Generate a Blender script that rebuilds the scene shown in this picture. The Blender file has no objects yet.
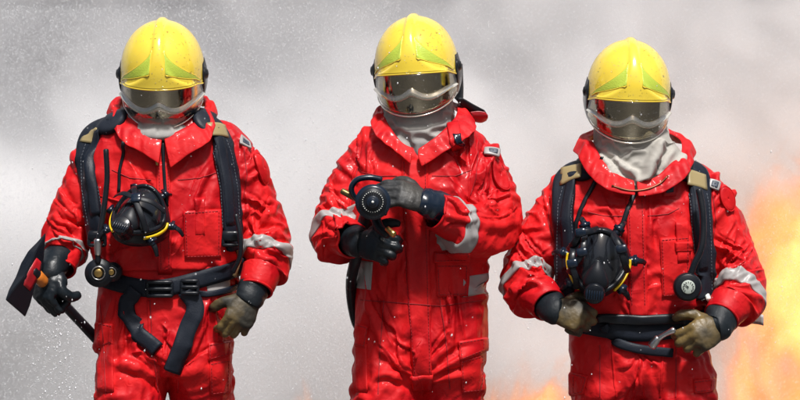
import bpy, bmesh, math, random
import numpy as np
from mathutils import Vector, Matrix, noise
from mathutils.bvhtree import BVHTree

random.seed(7)
np.random.seed(7)
R = math.radians
sc = bpy.context.scene
C = sc.collection
D = 7.5            # metres from camera to the three people
S = 300.0          # photo pixels per metre at that distance
ZC = 1.26          # camera height

# ------------------------------------------------------------------ camera
cam = bpy.data.cameras.new('camera')
camo = bpy.data.objects.new('camera', cam)
C.objects.link(camo)
camo.location = (0, -D, ZC)
camo.rotation_euler = (R(90), 0, 0)
cam.sensor_width = 36
cam.lens = 36 * D / (800 / S)
cam.clip_end = 2000
cam.dof.use_dof = True
cam.dof.focus_distance = D - 0.12
cam.dof.aperture_fstop = 2.6
sc.camera = camo

# ------------------------------------------------------------------ world, sun, exposure
SUN_EL, SUN_AZ = R(60), R(168)
w = bpy.data.worlds.new('World')
sc.world = w
w.use_nodes = True
nt = w.node_tree
bg = nt.nodes['Background']
sky = nt.nodes.new('ShaderNodeTexSky')
sky.sky_type = 'NISHITA'
sky.sun_disc = False
sky.sun_elevation = SUN_EL
sky.sun_rotation = SUN_AZ
sky.dust_density = 6
sky.air_density = 1
nt.links.new(sky.outputs[0], bg.inputs[0])
bg.inputs[1].default_value = 0.055
sun = bpy.data.lights.new('sun', 'SUN')
sun.energy = 4.2
sun.angle = R(7)
sun.color = (1, 0.975, 0.95)
suno = bpy.data.objects.new('sun', sun)
C.objects.link(suno)
sd = Vector((math.sin(SUN_AZ) * math.cos(SUN_EL), math.cos(SUN_AZ) * math.cos(SUN_EL), math.sin(SUN_EL)))
suno.rotation_euler = sd.to_track_quat('Z', 'Y').to_euler()
sc.view_settings.view_transform = 'Standard'
sc.view_settings.look = 'None'
sc.view_settings.exposure = 0.3
sc.view_settings.gamma = 1
sc.render.engine = 'CYCLES'
sc.cycles.use_denoising = True
sc.cycles.max_bounces = 10

# ------------------------------------------------------------------ helpers
def W(px, py, y=0.0):
    k = (D + y) / D
    return np.array([(px - 400) / S * k, y, ZC + (200 - py) / S * k])

def mesh_from(v, f, name='m'):
    me = bpy.data.meshes.new(name)
    me.from_pydata([tuple(p) for p in v], [], [tuple(q) for q in f])
    me.update()
    return me

ORG = {}
def link(name, me, mat=None, parent=None, smooth=True, **props):
    o = bpy.data.objects.new(name, me)
    C.objects.link(o)
    if mat is not None and not me.materials:
        me.materials.append(mat)
    if smooth and len(me.polygons):
        me.polygons.foreach_set('use_smooth', [True] * len(me.polygons))
    if parent is not None:
        o.parent = parent
        L = ORG.get(parent.name)
        if L is not None:
            me.transform(Matrix.Translation(-L))
            ORG[o.name] = L
    for k, val in props.items():
        o[k] = val
    return o

def catmull(pts, n):
    P = np.asarray(pts, float)
    m = len(P)
    out = []
    Q = np.vstack([2 * P[0] - P[1], P, 2 * P[-1] - P[-2]])
    for i in range(m - 1):
        p0, p1, p2, p3 = Q[i:i + 4]
        for k in range(n):
            t = k / n
            out.append(0.5 * ((2 * p1) + (-p0 + p2) * t + (2 * p0 - 5 * p1 + 4 * p2 - p3) * t * t + (-p0 + 3 * p1 - 3 * p2 + p3) * t ** 3))
    out.append(P[-1])
    return np.array(out)

def tube(pts, rad, n=6, seg=20, ref=(0, 1, 0), cap=True, dome=0.5):
    """pts: 3D points; rad: radius or (r_side, r_depth) per point -> (verts, faces); smooth path"""
    rr = np.array([(r, r) if np.isscalar(r) else tuple(r) for r in rad], float)
    PP = catmull(np.hstack([np.asarray(pts, float), rr]), n)
    P, Rr = PP[:, :3], np.maximum(PP[:, 3:], 1e-4)
    T = np.gradient(P, axis=0)
    T /= np.linalg.norm(T, axis=1)[:, None]
    ref = np.array(ref, float)
    vs, fs = [], []
    for i in range(len(P)):
        n1 = np.cross(T[i], ref)
        l = np.linalg.norm(n1)
        if l < 1e-3:
            n1 = np.cross(T[i], [1, 0, 0.01]); l = np.linalg.norm(n1)
        n1 /= l
        n2 = np.cross(n1, T[i])
        for k in range(seg):
            a = 2 * math.pi * k / seg
            vs.append(P[i] + n1 * math.cos(a) * Rr[i, 0] + n2 * math.sin(a) * Rr[i, 1])
    for i in range(len(P) - 1):
        for k in range(seg):
            a, b = i * seg + k, i * seg + (k + 1) % seg
            fs.append((a, a + seg, b + seg, b))
    if cap:
        # rounded end caps
        for end, sgn in ((0, -1), (len(P) - 1, 1)):
            c = P[end] + T[end] * sgn * min(Rr[end]) * dome
            vs.append(c)
            ci = len(vs) - 1
            # one mid ring
            base = len(vs)
            for k in range(seg):
                v = vs[end * seg + k]
                vs.append(P[end] + (v - P[end]) * (0.75 if dome > 0.2 else 0.94) + T[end] * sgn * min(Rr[end]) * 0.66 * dome)
            for k in range(seg):
                a, b = end * seg + k, end * seg + (k + 1) % seg
                c1, c2 = base + k, base + (k + 1) % seg
                if sgn > 0:
                    fs.append((a, c1, c2, b)); fs.append((c1, ci, c2))
                else:
                    fs.append((a, b, c2, c1)); fs.append((c1, c2, ci))
    return vs, fs

def rod(pts, rad, n=3, seg=24, ref=(0, 1, 0)):
    """turned part with flat ends and crisp steps"""
    P, Q = [], []
    for i in range(len(pts) - 1):
        a, b = np.array(pts[i], float), np.array(pts[i + 1], float)
        l = np.linalg.norm(b - a)
        for t in (0.0, min(0.3, 0.0008 / max(l, 1e-6)), 1 - min(0.3, 0.0008 / max(l, 1e-6))):
            P.append(a + (b - a) * t); Q.append(rad[i] + (rad[i + 1] - rad[i]) * t)
    P.append(np.array(pts[-1], float)); Q.append(rad[-1])
    return tube(P, Q, 1, seg, ref, dome=0.06)

def sections(secs, seg=48, ex=2.4):
    """horizontal sections: (cx, cy, z, rx, ryfront, ryback)"""
    vs, fs = [], []
    PP = catmull(secs, 6)
    for cx, cy, z, rx, rf, rb in PP:
        for k in range(seg):
            a = 2 * math.pi * k / seg
            c, s = math.cos(a), math.sin(a)
            r = (abs(c) ** ex + abs(s) ** ex) ** (-1 / ex)
            ry = rf if s < 0 else rb
            vs.append((cx + c * r * rx, cy + s * r * ry, z))
    m = len(PP)
    for i in range(m - 1):
        for k in range(seg):
            a, b = i * seg + k, i * seg + (k + 1) % seg
            fs.append((a, b, b + seg, a + seg))
    fs.append(tuple(range(seg))[::-1])
    fs.append(tuple((m - 1) * seg + k for k in range(seg)))
    return vs, fs

def merge(*parts):
    vs, fs = [], []
    for v, f in parts:
        o = len(vs)
        vs += [tuple(p) for p in v]
        fs += [tuple(i + o for i in q) for q in f]
    return vs, fs

def remesh(vs, fs, voxel):
    me = mesh_from(vs, fs)
    bm = bmesh.new(); bm.from_mesh(me)
    bmesh.ops.recalc_face_normals(bm, faces=bm.faces)
    bm.to_mesh(me); bm.free()
    o = bpy.data.objects.new('tmp', me)
    C.objects.link(o)
    md = o.modifiers.new('r', 'REMESH')
    md.mode = 'VOXEL'
    md.voxel_size = voxel
    md.adaptivity = 0
    dg = bpy.context.evaluated_depsgraph_get()
    ev = o.evaluated_get(dg)
    out = bpy.data.meshes.new_from_object(ev)
    bpy.data.objects.remove(o)
    bpy.data.meshes.remove(me)
    X = np.empty(len(out.vertices) * 3); out.vertices.foreach_get('co', X)
    F = [tuple(p.vertices) for p in out.polygons]
    bpy.data.meshes.remove(out)
    return X.reshape(-1, 3), F

def topo(n, F):
    F4 = np.array([f for f in F if len(f) == 4])
    e = set()
    for f in F:
        for i in range(len(f)):
            a, b = f[i], f[(i + 1) % len(f)]
            e.add((a, b) if a < b else (b, a))
    E = np.array(sorted(e))
    dg = np.vstack([F4[:, [0, 2]], F4[:, [1, 3]]]) if len(F4) else np.zeros((0, 2), int)
    return E, dg

class Lap:
    def __init__(s, n, E):
        s.a = np.concatenate([E[:, 0], E[:, 1]]); s.b = np.concatenate([E[:, 1], E[:, 0]])
        s.deg = np.bincount(s.a, minlength=n).astype(float); s.n = n
    def __call__(s, d):
        out = np.empty_like(d)
        for c in range(d.shape[1]):
            out[:, c] = np.bincount(s.a, weights=d[s.b, c], minlength=s.n)
        return out / np.maximum(s.deg, 1)[:, None] - d

def smooth(X, F, it=8, k=0.5):
    E, _ = topo(len(X), F)
    L = Lap(len(X), E)
    for _ in range(it):
        X = X + k * L(X)
    return X

def normals(X, F):
    tri = np.array([(f[0], f[1], f[2]) for f in F] + [(f[0], f[2], f[3]) for f in F if len(f) == 4])
    fn = np.cross(X[tri[:, 1]] - X[tri[:, 0]], X[tri[:, 2]] - X[tri[:, 0]])
    N = np.zeros_like(X)
    for c in range(3):
        for k in range(3):
            N[:, c] += np.bincount(tri[:, k], weights=fn[:, c], minlength=len(X))
    return N / (np.linalg.norm(N, axis=1)[:, None] + 1e-12)

def wrinkle(X0, F, axis, g_al, g_ar, pin, seedamp=0.004, it=200, kgoal=0.02, kbend=0.12, grav=0.0004, inner=0.03, lam=0.07, seed=0, outer=0.05):
    """let the cloth grow by g_al along and g_ar around 'axis' (per-vertex unit vectors) on an elastic foundation: it buckles into folds"""
    rng = np.random.RandomState(seed)
    n = len(X0)
    E, dg = topo(n, F)
    L = Lap(n, E)
    A = np.vstack([E, dg])
    d0 = X0[A[:, 1]] - X0[A[:, 0]]
    l0 = np.linalg.norm(d0, axis=1)
    ax = axis[A[:, 0]]
    c2 = (np.sum(ax * d0, axis=1) / (l0 + 1e-9)) ** 2
    ga = 0.5 * (g_al[A[:, 0]] + g_al[A[:, 1]]); gr = 0.5 * (g_ar[A[:, 0]] + g_ar[A[:, 1]])
    rest = l0 * (1 + ga * c2 + gr * (1 - c2))
    N = normals(X0, F)
    # seed: plane waves, mostly running along the axis -> ring folds, slightly oblique
    s = np.zeros(n)
    for _ in range(26):
        q = rng.randn(3); q /= np.linalg.norm(q)
        wl = lam * rng.uniform(0.7, 1.9)
        loc = rng.randn(3) * 0.25
        s += np.sin(X0 @ q * 2 * math.pi / wl + rng.uniform(0, 6.28)) * (0.4 + 0.6 * np.sin((X0 @ loc) * 9 + rng.uniform(0, 6.28)))
    s /= s.std()
    free = 1 - pin
    X = X0 + N * (s * seedamp * free)[:, None]
    V = np.zeros_like(X)
    deg = np.bincount(A.ravel(), minlength=n).astype(float)
    G = np.array([0, 0, -grav])
    for i in range(it):
        Y = X + 0.86 * V + G * free[:, None]
        for _ in range(2):
            dd = Y[A[:, 1]] - Y[A[:, 0]]
            l = np.linalg.norm(dd, axis=1)
            c = dd * (0.5 * (l - rest) / (l + 1e-9))[:, None]
            for k in range(3):
                Y[:, k] += 1.5 * (np.bincount(A[:, 0], weights=c[:, k], minlength=n) - np.bincount(A[:, 1], weights=c[:, k], minlength=n)) / deg
        dis = Y - X0
        L2 = L(L(dis))
        dis = dis - kbend * L2
        dn = np.sum(dis * N, axis=1)
        dt = dis - N * dn[:, None]
        dn = dn * (1 - kgoal)
        dn = np.clip(dn, -inner, outer)
        dt = dt * (1 - np.reshape(kgoal * 1.5 + np.zeros(n), (-1, 1)))
        dis = (dt + N * dn[:, None]) * free[:, None]
        Yn = X0 + dis
        V = np.clip(Yn - X, -0.004, 0.004)
        X = X + V
    return X

def subsurf(me, lv=1):
    o = bpy.data.objects.new('tmp', me)
    C.objects.link(o)
    md = o.modifiers.new('s', 'SUBSURF'); md.levels = lv; md.render_levels = lv
    ev = o.evaluated_get(bpy.context.evaluated_depsgraph_get())
    out = bpy.data.meshes.new_from_object(ev)
    bpy.data.objects.remove(o)
    return out

# ------------------------------------------------------------------ materials
def M(name, color, rough=0.5, metal=0.0, **kw):
    m = bpy.data.materials.new(name)
    m.use_nodes = True
    b = m.node_tree.nodes['Principled BSDF']
    b.inputs['Base Color'].default_value = (*color, 1)
    b.inputs['Roughness'].default_value = rough
    b.inputs['Metallic'].default_value = metal
    for k, v in kw.items():
        b.inputs[k].default_value = v
    return m

def nodes(m):
    return m.node_tree.nodes, m.node_tree.links, m.node_tree.nodes['Principled BSDF']

def bump(m, scale=60, strength=0.3, dist=0.002, detail=4, kind='noise', stretch=None, rough_var=None, col_var=None):
    N, Lk, b = nodes(m)
    tc = N.new('ShaderNodeTexCoord')
    src = tc.outputs['Object']
    if stretch:
        mp = N.new('ShaderNodeMapping'); mp.inputs['Scale'].default_value = stretch
        Lk.new(src, mp.inputs[0]); src = mp.outputs[0]
    t = N.new('ShaderNodeTexNoise' if kind == 'noise' else 'ShaderNodeTexVoronoi')
    t.inputs['Scale'].default_value = scale
    if kind == 'noise':
        t.inputs['Detail'].default_value = detail
    Lk.new(src, t.inputs['Vector'])
    bp = N.new('ShaderNodeBump')
    bp.inputs['Strength'].default_value = strength
    bp.inputs['Distance'].default_value = dist
    Lk.new(t.outputs[0], bp.inputs['Height'])
    Lk.new(bp.outputs[0], b.inputs['Normal'])
    if rough_var or col_var:
        t2 = N.new('ShaderNodeTexNoise'); t2.inputs['Scale'].default_value = 9; t2.inputs['Detail'].default_value = 6
        Lk.new(tc.outputs['Object'], t2.inputs['Vector'])
    if rough_var:
        mr = N.new('ShaderNodeMapRange'); mr.inputs[1].default_value = 0.35; mr.inputs[2].default_value = 0.65
        mr.inputs[3].default_value = rough_var[0]; mr.inputs[4].default_value = rough_var[1]
        Lk.new(t2.outputs[0], mr.inputs[0]); Lk.new(mr.outputs[0], b.inputs['Roughness'])
    if col_var:
        mx = N.new('ShaderNodeMix'); mx.data_type = 'RGBA'
        mr = N.new('ShaderNodeMapRange'); mr.inputs[1].default_value = 0.4; mr.inputs[2].default_value = 0.62
        Lk.new(t2.outputs[0], mr.inputs[0]); Lk.new(mr.outputs[0], mx.inputs[0])
        mx.inputs[6].default_value = (*col_var[0], 1); mx.inputs[7].default_value = (*col_var[1], 1)
        Lk.new(mx.outputs[2], b.inputs['Base Color'])
    return m

RED = M('red_coated_fabric', (0.62, 0.008, 0.012), 0.45)
def red_nodes():
    N, L_, b = nodes(RED)
    tc = N.new('ShaderNodeTexCoord')
    def noise_(scale, detail, dist=0.0, typ='FBM'):
        t = N.new('ShaderNodeTexNoise'); t.inputs['Scale'].default_value = scale; t.inputs['Detail'].default_value = detail
        t.inputs['Distortion'].default_value = dist
        t.noise_type = typ
        L_.new(tc.outputs['Object'], t.inputs['Vector']); return t
    crk = noise_(16, 5, 0.9, 'RIDGED_MULTIFRACTAL')
    fine = noise_(45, 4, 0.8, 'RIDGED_MULTIFRACTAL')
    weave = noise_(700, 1)
    b0 = N.new('ShaderNodeBump'); b0.inputs['Strength'].default_value = 0.9; b0.inputs['Distance'].default_value = 0.007
    L_.new(crk.outputs[0], b0.inputs['Height'])
    b1_ = N.new('ShaderNodeBump'); b1_.inputs['Strength'].default_value = 0.55; b1_.inputs['Distance'].default_value = 0.0028
    L_.new(fine.outputs[0], b1_.inputs['Height']); L_.new(b0.outputs[0], b1_.inputs['Normal'])
    b2_ = N.new('ShaderNodeBump'); b2_.inputs['Strength'].default_value = 0.25; b2_.inputs['Distance'].default_value = 0.0006
    L_.new(weave.outputs[0], b2_.inputs['Height']); L_.new(b1_.outputs[0], b2_.inputs['Normal'])
    L_.new(b2_.outputs[0], b.inputs['Normal'])
    wet = noise_(5, 6, 0.4)
    mr = N.new('ShaderNodeMapRange'); mr.inputs[1].default_value = 0.40; mr.inputs[2].default_value = 0.60
    mr.inputs[3].default_value = 0.50; mr.inputs[4].default_value = 0.72
    L_.new(wet.outputs[0], mr.inputs[0]); L_.new(mr.outputs[0], b.inputs['Roughness'])
    mx = N.new('ShaderNodeMix'); mx.data_type = 'RGBA'
    m2 = N.new('ShaderNodeMapRange'); m2.inputs[1].default_value = 0.42; m2.inputs[2].default_value = 0.58
    L_.new(wet.outputs[0], m2.inputs[0]); L_.new(m2.outputs[0], mx.inputs[0])
    mx.inputs[6].default_value = (0.45, 0.003, 0.008, 1); mx.inputs[7].default_value = (0.62, 0.008, 0.010, 1)
    L_.new(mx.outputs[2], b.inputs['Base Color'])
    b.inputs['Specular IOR Level'].default_value = 0.24
    # streaks of water: a thin glossy coat in ragged vertical patches
    mp = N.new('ShaderNodeMapping'); mp.inputs['Scale'].default_value = (1, 1, 0.45)
    L_.new(tc.outputs['Object'], mp.inputs[0])
    ws = N.new('ShaderNodeTexNoise'); ws.inputs['Scale'].default_value = 11; ws.inputs['Detail'].default_value = 7; ws.inputs['Roughness'].default_value = 0.65; ws.inputs['Distortion'].default_value = 0.8
    L_.new(mp.outputs[0], ws.inputs['Vector'])
    m3 = N.new('ShaderNodeMapRange'); m3.inputs[1].default_value = 0.46; m3.inputs[2].default_value = 0.58; m3.inputs[3].default_value = 0.0; m3.inputs[4].default_value = 0.32
    L_.new(ws.outputs[0], m3.inputs[0]); L_.new(m3.outputs[0], b.inputs['Coat Weight'])
    b.inputs['Coat Roughness'].default_value = 0.16
    b.inputs['Coat IOR'].default_value = 1.33
    L_.new(b1_.outputs[0], b.inputs['Coat Normal'])
red_nodes()
DARKWEB = bump(M('black_webbing', (0.007, 0.011, 0.020), 0.55), 160, 0.5, 0.0015, 3, rough_var=(0.40, 0.8))
REFLECT = bump(M('silver_reflective_tape', (0.32, 0.305, 0.30), 0.42), 300, 0.2, 0.0008, 2)
REFLECT_Y = bump(M('dull_gold_reflective_tape', (0.30, 0.235, 0.11), 0.45), 300, 0.2, 0.0008, 2)
YELLOW = bump(M('yellow_helmet_paint', (0.82, 0.56, 0.02), 0.16), 14, 0.04, 0.003, 3, rough_var=(0.10, 0.30), col_var=((0.87, 0.66, 0.065), (0.80, 0.60, 0.055)))
def grime(m, amount=0.62, dark=(0.10, 0.07, 0.02)):
    N, L_, b = nodes(m)
    src = b.inputs['Base Color'].links[0].from_socket
    tc = N.new('ShaderNodeTexCoord')
    a1 = N.new('ShaderNodeTexNoise'); a1.inputs['Scale'].default_value = 85; a1.inputs['Detail'].default_value = 3
    a2 = N.new('ShaderNodeTexNoise'); a2.inputs['Scale'].default_value = 7; a2.inputs['Detail'].default_value = 5
    L_.new(tc.outputs['Object'], a1.inputs[0]); L_.new(tc.outputs['Object'], a2.inputs[0])
    mu = N.new('ShaderNodeMath'); mu.operation = 'MULTIPLY_ADD'; mu.inputs[1].default_value = 0.45
    L_.new(a2.outputs[0], mu.inputs[0]); L_.new(a1.outputs[0], mu.inputs[2])
    mr = N.new('ShaderNodeMapRange'); mr.inputs[1].default_value = 0.86; mr.inputs[2].default_value = 0.95; mr.inputs[4].default_value = amount
    L_.new(mu.outputs[0], mr.inputs[0])
    mx = N.new('ShaderNodeMix'); mx.data_type = 'RGBA'
    L_.new(mr.outputs[0], mx.inputs[0]); L_.new(src, mx.inputs[6]); mx.inputs[7].default_value = (*dark, 1)
    L_.new(mx.outputs[2], b.inputs['Base Color'])
grime(YELLOW)
YELLOW.node_tree.nodes['Principled BSDF'].inputs['Coat Weight'].default_value = 0.6
YELLOW.node_tree.nodes['Principled BSDF'].inputs['Coat Roughness'].default_value = 0.06
LIME = bump(M('lime_reflective_film', (0.34, 0.44, 0.03), 0.35), 220, 0.5, 0.0012, 2, kind='voronoi')
nodes(LIME)[2].inputs['Base Color'].default_value = (0.48, 0.60, 0.07, 1)
BLACKP = bump(M('black_plastic', (0.007, 0.009, 0.013), 0.3), 120, 0.15, 0.001, 3, rough_var=(0.2, 0.45))
BLACKR = bump(M('black_rubber', (0.008, 0.010, 0.014), 0.42), 90, 0.25, 0.001, 3, rough_var=(0.25, 0.55))
NAVYP = bump(M('blue_black_plastic', (0.006, 0.013, 0.026), 0.28), 120, 0.1, 0.001, 3, rough_var=(0.15, 0.35))
HOOD_G = bump(M('grey_knit_hood', (0.42, 0.40, 0.38), 0.9), 420, 0.5, 0.0015, 2, col_var=((0.36, 0.35, 0.33), (0.25, 0.245, 0.24)))
HOOD_B = bump(M('beige_knit_hood', (0.52, 0.49, 0.44), 0.9), 420, 0.5, 0.0015, 2, col_var=((0.44, 0.42, 0.38), (0.32, 0.305, 0.275)))
GLOVE_K = bump(M('black_leather_glove', (0.009, 0.013, 0.017), 0.38), 110, 0.55, 0.002, 5, rough_var=(0.28, 0.6))
GLOVE_G = bump(M('grey_leather_glove', (0.055, 0.052, 0.045), 0.5), 110, 0.55, 0.002, 5, rough_var=(0.35, 0.7), col_var=((0.045, 0.042, 0.036), (0.015, 0.016, 0.018)))
GLOVE_O = bump(M('olive_leather_glove', (0.16, 0.11, 0.04), 0.5), 110, 0.55, 0.002, 5, rough_var=(0.35, 0.7), col_var=((0.14, 0.095, 0.032), (0.022, 0.020, 0.014)))
MIRROR = bump(M('dark_mirror_visor', (0.52, 0.48, 0.36), 0.06, 1.0), 9, 0.12, 0.004, 3, rough_var=(0.04, 0.12))
CHROME = M('silver_visor_edge', (0.97, 0.94, 0.84), 0.12, 0.8)
GLASS = M('clear_visor', (0.8, 0.8, 0.8), 0.04)
_N, _L, _b = nodes(GLASS)
_t = _N.new('ShaderNodeBsdfTransparent'); _t.inputs[0].default_value = (0.89, 0.88, 0.86, 1)
_g = _N.new('ShaderNodeBsdfGlossy'); _g.inputs['Roughness'].default_value = 0.05
_w = _N.new('ShaderNodeLayerWeight'); _w.inputs[0].default_value = 0.5
_p = _N.new('ShaderNodeMath'); _p.operation = 'POWER'; _p.inputs[1].default_value = 3.0
_f = _N.new('ShaderNodeMath'); _f.operation = 'MULTIPLY_ADD'; _f.inputs[1].default_value = 0.45; _f.inputs[2].default_value = 0.05
_L.new(_w.outputs['Facing'], _p.inputs[0]); _L.new(_p.outputs[0], _f.inputs[0])
_m = _N.new('ShaderNodeMixShader')
_L.new(_f.outputs[0], _m.inputs[0]); _L.new(_t.outputs[0], _m.inputs[1]); _L.new(_g.outputs[0], _m.inputs[2])
_L.new(_m.outputs[0], _N['Material Output'].inputs[0])
for m_ in (DARKWEB, BLACKR, GLOVE_K, BLACKP):
    m_.node_tree.nodes['Principled BSDF'].inputs['Specular IOR Level'].default_value = 0.30
BEAD = M('water_bead', (0.9, 0.92, 0.95), 0.05)
nodes(BEAD)[2].inputs['Transmission Weight'].default_value = 0.85
nodes(BEAD)[2].inputs['IOR'].default_value = 1.33
SKIN = M('skin', (0.5, 0.3, 0.22), 0.5)
STEEL = M('steel', (0.5, 0.5, 0.5), 0.3, 1.0)
BRASS = M('brass', (0.55, 0.36, 0.12), 0.3, 1.0)
WHITE = M('white_dial', (0.75, 0.77, 0.72), 0.4)
DIAL = M('greenish_dial', (0.42, 0.47, 0.42), 0.3)
ACIDY = M('acid_yellow_rubber', (0.75, 0.50, 0.01), 0.4)
REDP = bump(M('worn_red_paint', (0.35, 0.012, 0.02), 0.35), 40, 0.3, 0.002, 4, col_var=((0.50, 0.012, 0.02), (0.22, 0.01, 0.015)))
ORANGE = M('orange_varnished_wood', (0.55, 0.16, 0.02), 0.35)
BLUEP = M('dark_blue_patch', (0.03, 0.045, 0.07), 0.5)

# ------------------------------------------------------------------ garment building
def chain_axis(X, chains):
    best = np.full(len(X), 1e9); ax = np.zeros_like(X); ax[:, 2] = 1; idx = np.zeros(len(X), int)
    for ci, (P, r) in enumerate(chains):
        P = np.array(P)
        for a, b in zip(P[:-1], P[1:]):
            d = b - a; l2 = d @ d
            t = np.clip((X - a) @ d / l2, 0, 1)
            ds = np.linalg.norm(X - (a + t[:, None] * d), axis=1) - r
            m = ds < best
            best[m] = ds[m]; ax[m] = d / math.sqrt(l2); idx[m] = ci
    return ax, idx

def vnoise(X, sc_, seed, n=10):
    rg = np.random.RandomState(int(seed * 13) % 99991)
    s = np.zeros(len(X))
    for _ in range(n):
        q = rg.randn(3); q *= sc_ * rg.uniform(0.5, 1.6) / np.linalg.norm(q)
        s += np.sin(X @ q * 4.5 + rg.uniform(0, 6.28) + 1.5 * np.sin(X @ q[::-1] * 3 + rg.uniform(0, 6.28)))
    return s / math.sqrt(n) * 0.55

def creases(X, F, lines, sharp=False):
    """lines: (list of px points (px,py), width m, height m[, side]) pressed into the front of the cloth"""
    N = normals(X, F)
    k = D / (D + X[:, 1])
    U = np.stack([X[:, 0] * k, (X[:, 2] - ZC) * k], 1)
    dn = np.zeros(len(X))
    front = np.clip(0.35 - N[:, 1] * 1.2, 0, 1)
    for pts, wd, h in lines:
        P = catmull([[(a - 400) / S, (200 - b) / S] for a, b in pts], 5)
        n = len(P)
        bd = np.full(len(X), 1e9); sg = np.zeros(len(X)); tp = np.zeros(len(X))
        for i in range(n - 1):
            a, b = P[i], P[i + 1]
            d = b - a; l2 = d @ d + 1e-12
            t = np.clip((U - a) @ d / l2, 0, 1)
            q = U - (a + t[:, None] * d)
            ds = np.hypot(q[:, 0], q[:, 1])
            m = ds < bd
            bd[m] = ds[m]; sg[m] = np.sign(d[0] * q[m, 1] - d[1] * q[m, 0]); tp[m] = (i + t[m]) / (n - 1)
        x = bd * sg / wd
        end = np.clip(np.minimum(tp, 1 - tp) * 4, 0, 1)
        end = end * end * (3 - 2 * end)
        if sharp:
            prof = np.exp(-np.abs(x) * np.where(x > 0, 2.2, 0.8)) - 0.5 * np.exp(-((x - 1.6) ** 2) / 0.6)
        else:
            prof = np.exp(-x * x) - 0.75 * np.exp(-((x - 1.7) ** 2) / 0.8)
        dn += h * prof * end * front * (bd < 5 * wd)
    return X + N * dn[:, None]

def crumple(X, F, amp, seed, n=16, keep=None):
    """sharp-edged facets: sums of local triangle waves"""
    rg = np.random.RandomState(seed)
    N = normals(X, F)
    dn = np.zeros(len(X))
    for k in range(n):
        q = rg.randn(3); q /= np.linalg.norm(q)
        wl = rg.uniform(0.035, 0.10)
        w_ = X @ q / wl + 0.35 * vnoise(X, 3.0, seed + k, 4) + rg.uniform(0, 1)
        tri = np.abs((w_ % 1.0) * 2 - 1)
        tri = np.maximum(tri - 0.35, 0) * 1.5
        m = np.clip(vnoise(X, 2.6, seed + 50 + k, 5) * 2.2 - 0.15, 0, 1)
        dn += tri * m * wl / 0.07
    dn = dn - dn.mean()
    if keep is not None: dn = dn * keep
    return X + N * (dn * amp)[:, None]

def fan(rng, ax_, ay_, a0, a1, n, l0, l1, wd=0.011, h=0.010, start=4, curve=0.3):
    out = []
    for i in range(n):
        a = R(a0 + (a1 - a0) * (i + rng.uniform(0.2, 0.8)) / n)
        l = rng.uniform(l0, l1); c = rng.uniform(-curve, curve)
        pts = []
        for t in (0, 0.35, 0.7, 1):
            aa = a + c * t
            r = start + l * t
            pts.append((ax_ + math.cos(aa) * r, ay_ - math.sin(aa) * r))
        out.append((pts, wd * rng.uniform(0.7, 1.4), h * rng.uniform(0.6, 1.25)))
    return out

def open_end(X, F, c, T, rad):
    """cut the cloth open at the end of a limb; returns new X, F and the boundary loop"""
    me = mesh_from(X, F)
    bm = bmesh.new(); bm.from_mesh(me); bpy.data.meshes.remove(me)
    c = Vector(c); T = Vector(T).normalized()
    ok = {f for f in bm.faces if (f.calc_center_median() - c).length < rad and (f.calc_center_median() - c).dot(T) > -0.025}
    tip = c + T * rad * 0.4
    st = [min(ok, key=lambda f: (f.calc_center_median() - tip).length)]
    sel = set(st)
    while st:
        f = st.pop()
        for e in f.edges:
            for g in e.link_faces:
                if g in ok and g not in sel:
                    sel.add(g); st.append(g)
    geo = set(sel)
    for f in sel:
        geo.update(f.edges); geo.update(f.verts)
    r = bmesh.ops.bisect_plane(bm, geom=list(geo), dist=1e-5, plane_co=c, plane_no=T, clear_outer=True)
    bd = [e for e in bm.edges if e.is_boundary and (e.verts[0].co - c).length < rad]
    loop = []
    if bd:
        e = bd[0]; v = e.verts[0]; seen = set()
        cur = e
        while cur and cur not in seen:
            seen.add(cur); loop.append(v.co.copy())
            v = cur.other_vert(v)
            nx = [x for x in v.link_edges if x.is_boundary and x not in seen]
            cur = nx[0] if nx else None
    bmesh.ops.triangulate(bm, faces=[f for f in bm.faces if len(f.verts) > 4])
    bm.verts.index_update()
    X2 = np.array([v.co[:] for v in bm.verts]); F2 = [tuple(v.index for v in f.verts) for f in bm.faces]
    bm.free()
    return X2, F2, loop

def bvh_of(X, F):
    return BVHTree.FromPolygons([tuple(p) for p in X], F)

EYE = Vector((0, -D, ZC))
def hit(bvh, px, py, default=-0.15):
    d = (Vector(W(px, py, 0)) - EYE).normalized()
    r = bvh.ray_cast(EYE, d)
    if r[0] is None:
        p = Vector(W(px, py, default))
        q = bvh.find_nearest(p)
        return q[0], q[1]
    return r[0], r[1]

def solid(grid, nrm, t_out, t_in=0.002, closed_u=False, closed_v=False, crown=0.0):
    """grid (nu,nv,3) with normals -> closed shell, edges rounded"""
    nu, nv = grid.shape[:2]
    vs, fs = [], []
    for i in range(nu):
        for j in range(nv):
            s = 1.0
            if not closed_v:
                e = min(j, nv - 1 - j) / max(1, (nv - 1) / 2)
                s = 0.55 if e == 0 else 1.0
                s += crown * math.sin(min(e, 1) * math.pi / 2)
            vs.append(grid[i, j] + nrm[i, j] * t_out * s)
    o = nu * nv
    for i in range(nu):
        for j in range(nv):
            vs.append(grid[i, j] - nrm[i, j] * t_in)
    ru = nu if closed_u else nu - 1
    for i in range(ru):
        for j in range(nv - 1):
            a, b, c, d = i * nv + j, ((i + 1) % nu) * nv + j, ((i + 1) % nu) * nv + j + 1, i * nv + j + 1
            fs.append((a, b, c, d)); fs.append((o + a, o + d, o + c, o + b))
        for j in (0, nv - 1):
            a, b = i * nv + j, ((i + 1) % nu) * nv + j
            fs.append((a, o + a, o + b, b) if j == 0 else (a, b, o + b, o + a))
    if not closed_u:
        for i in (0, nu - 1):
            for j in range(nv - 1):
                a, b = i * nv + j, i * nv + j + 1
                fs.append((a, b, o + b, o + a) if i == 0 else (a, o + a, o + b, b))
    return vs, fs

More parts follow.
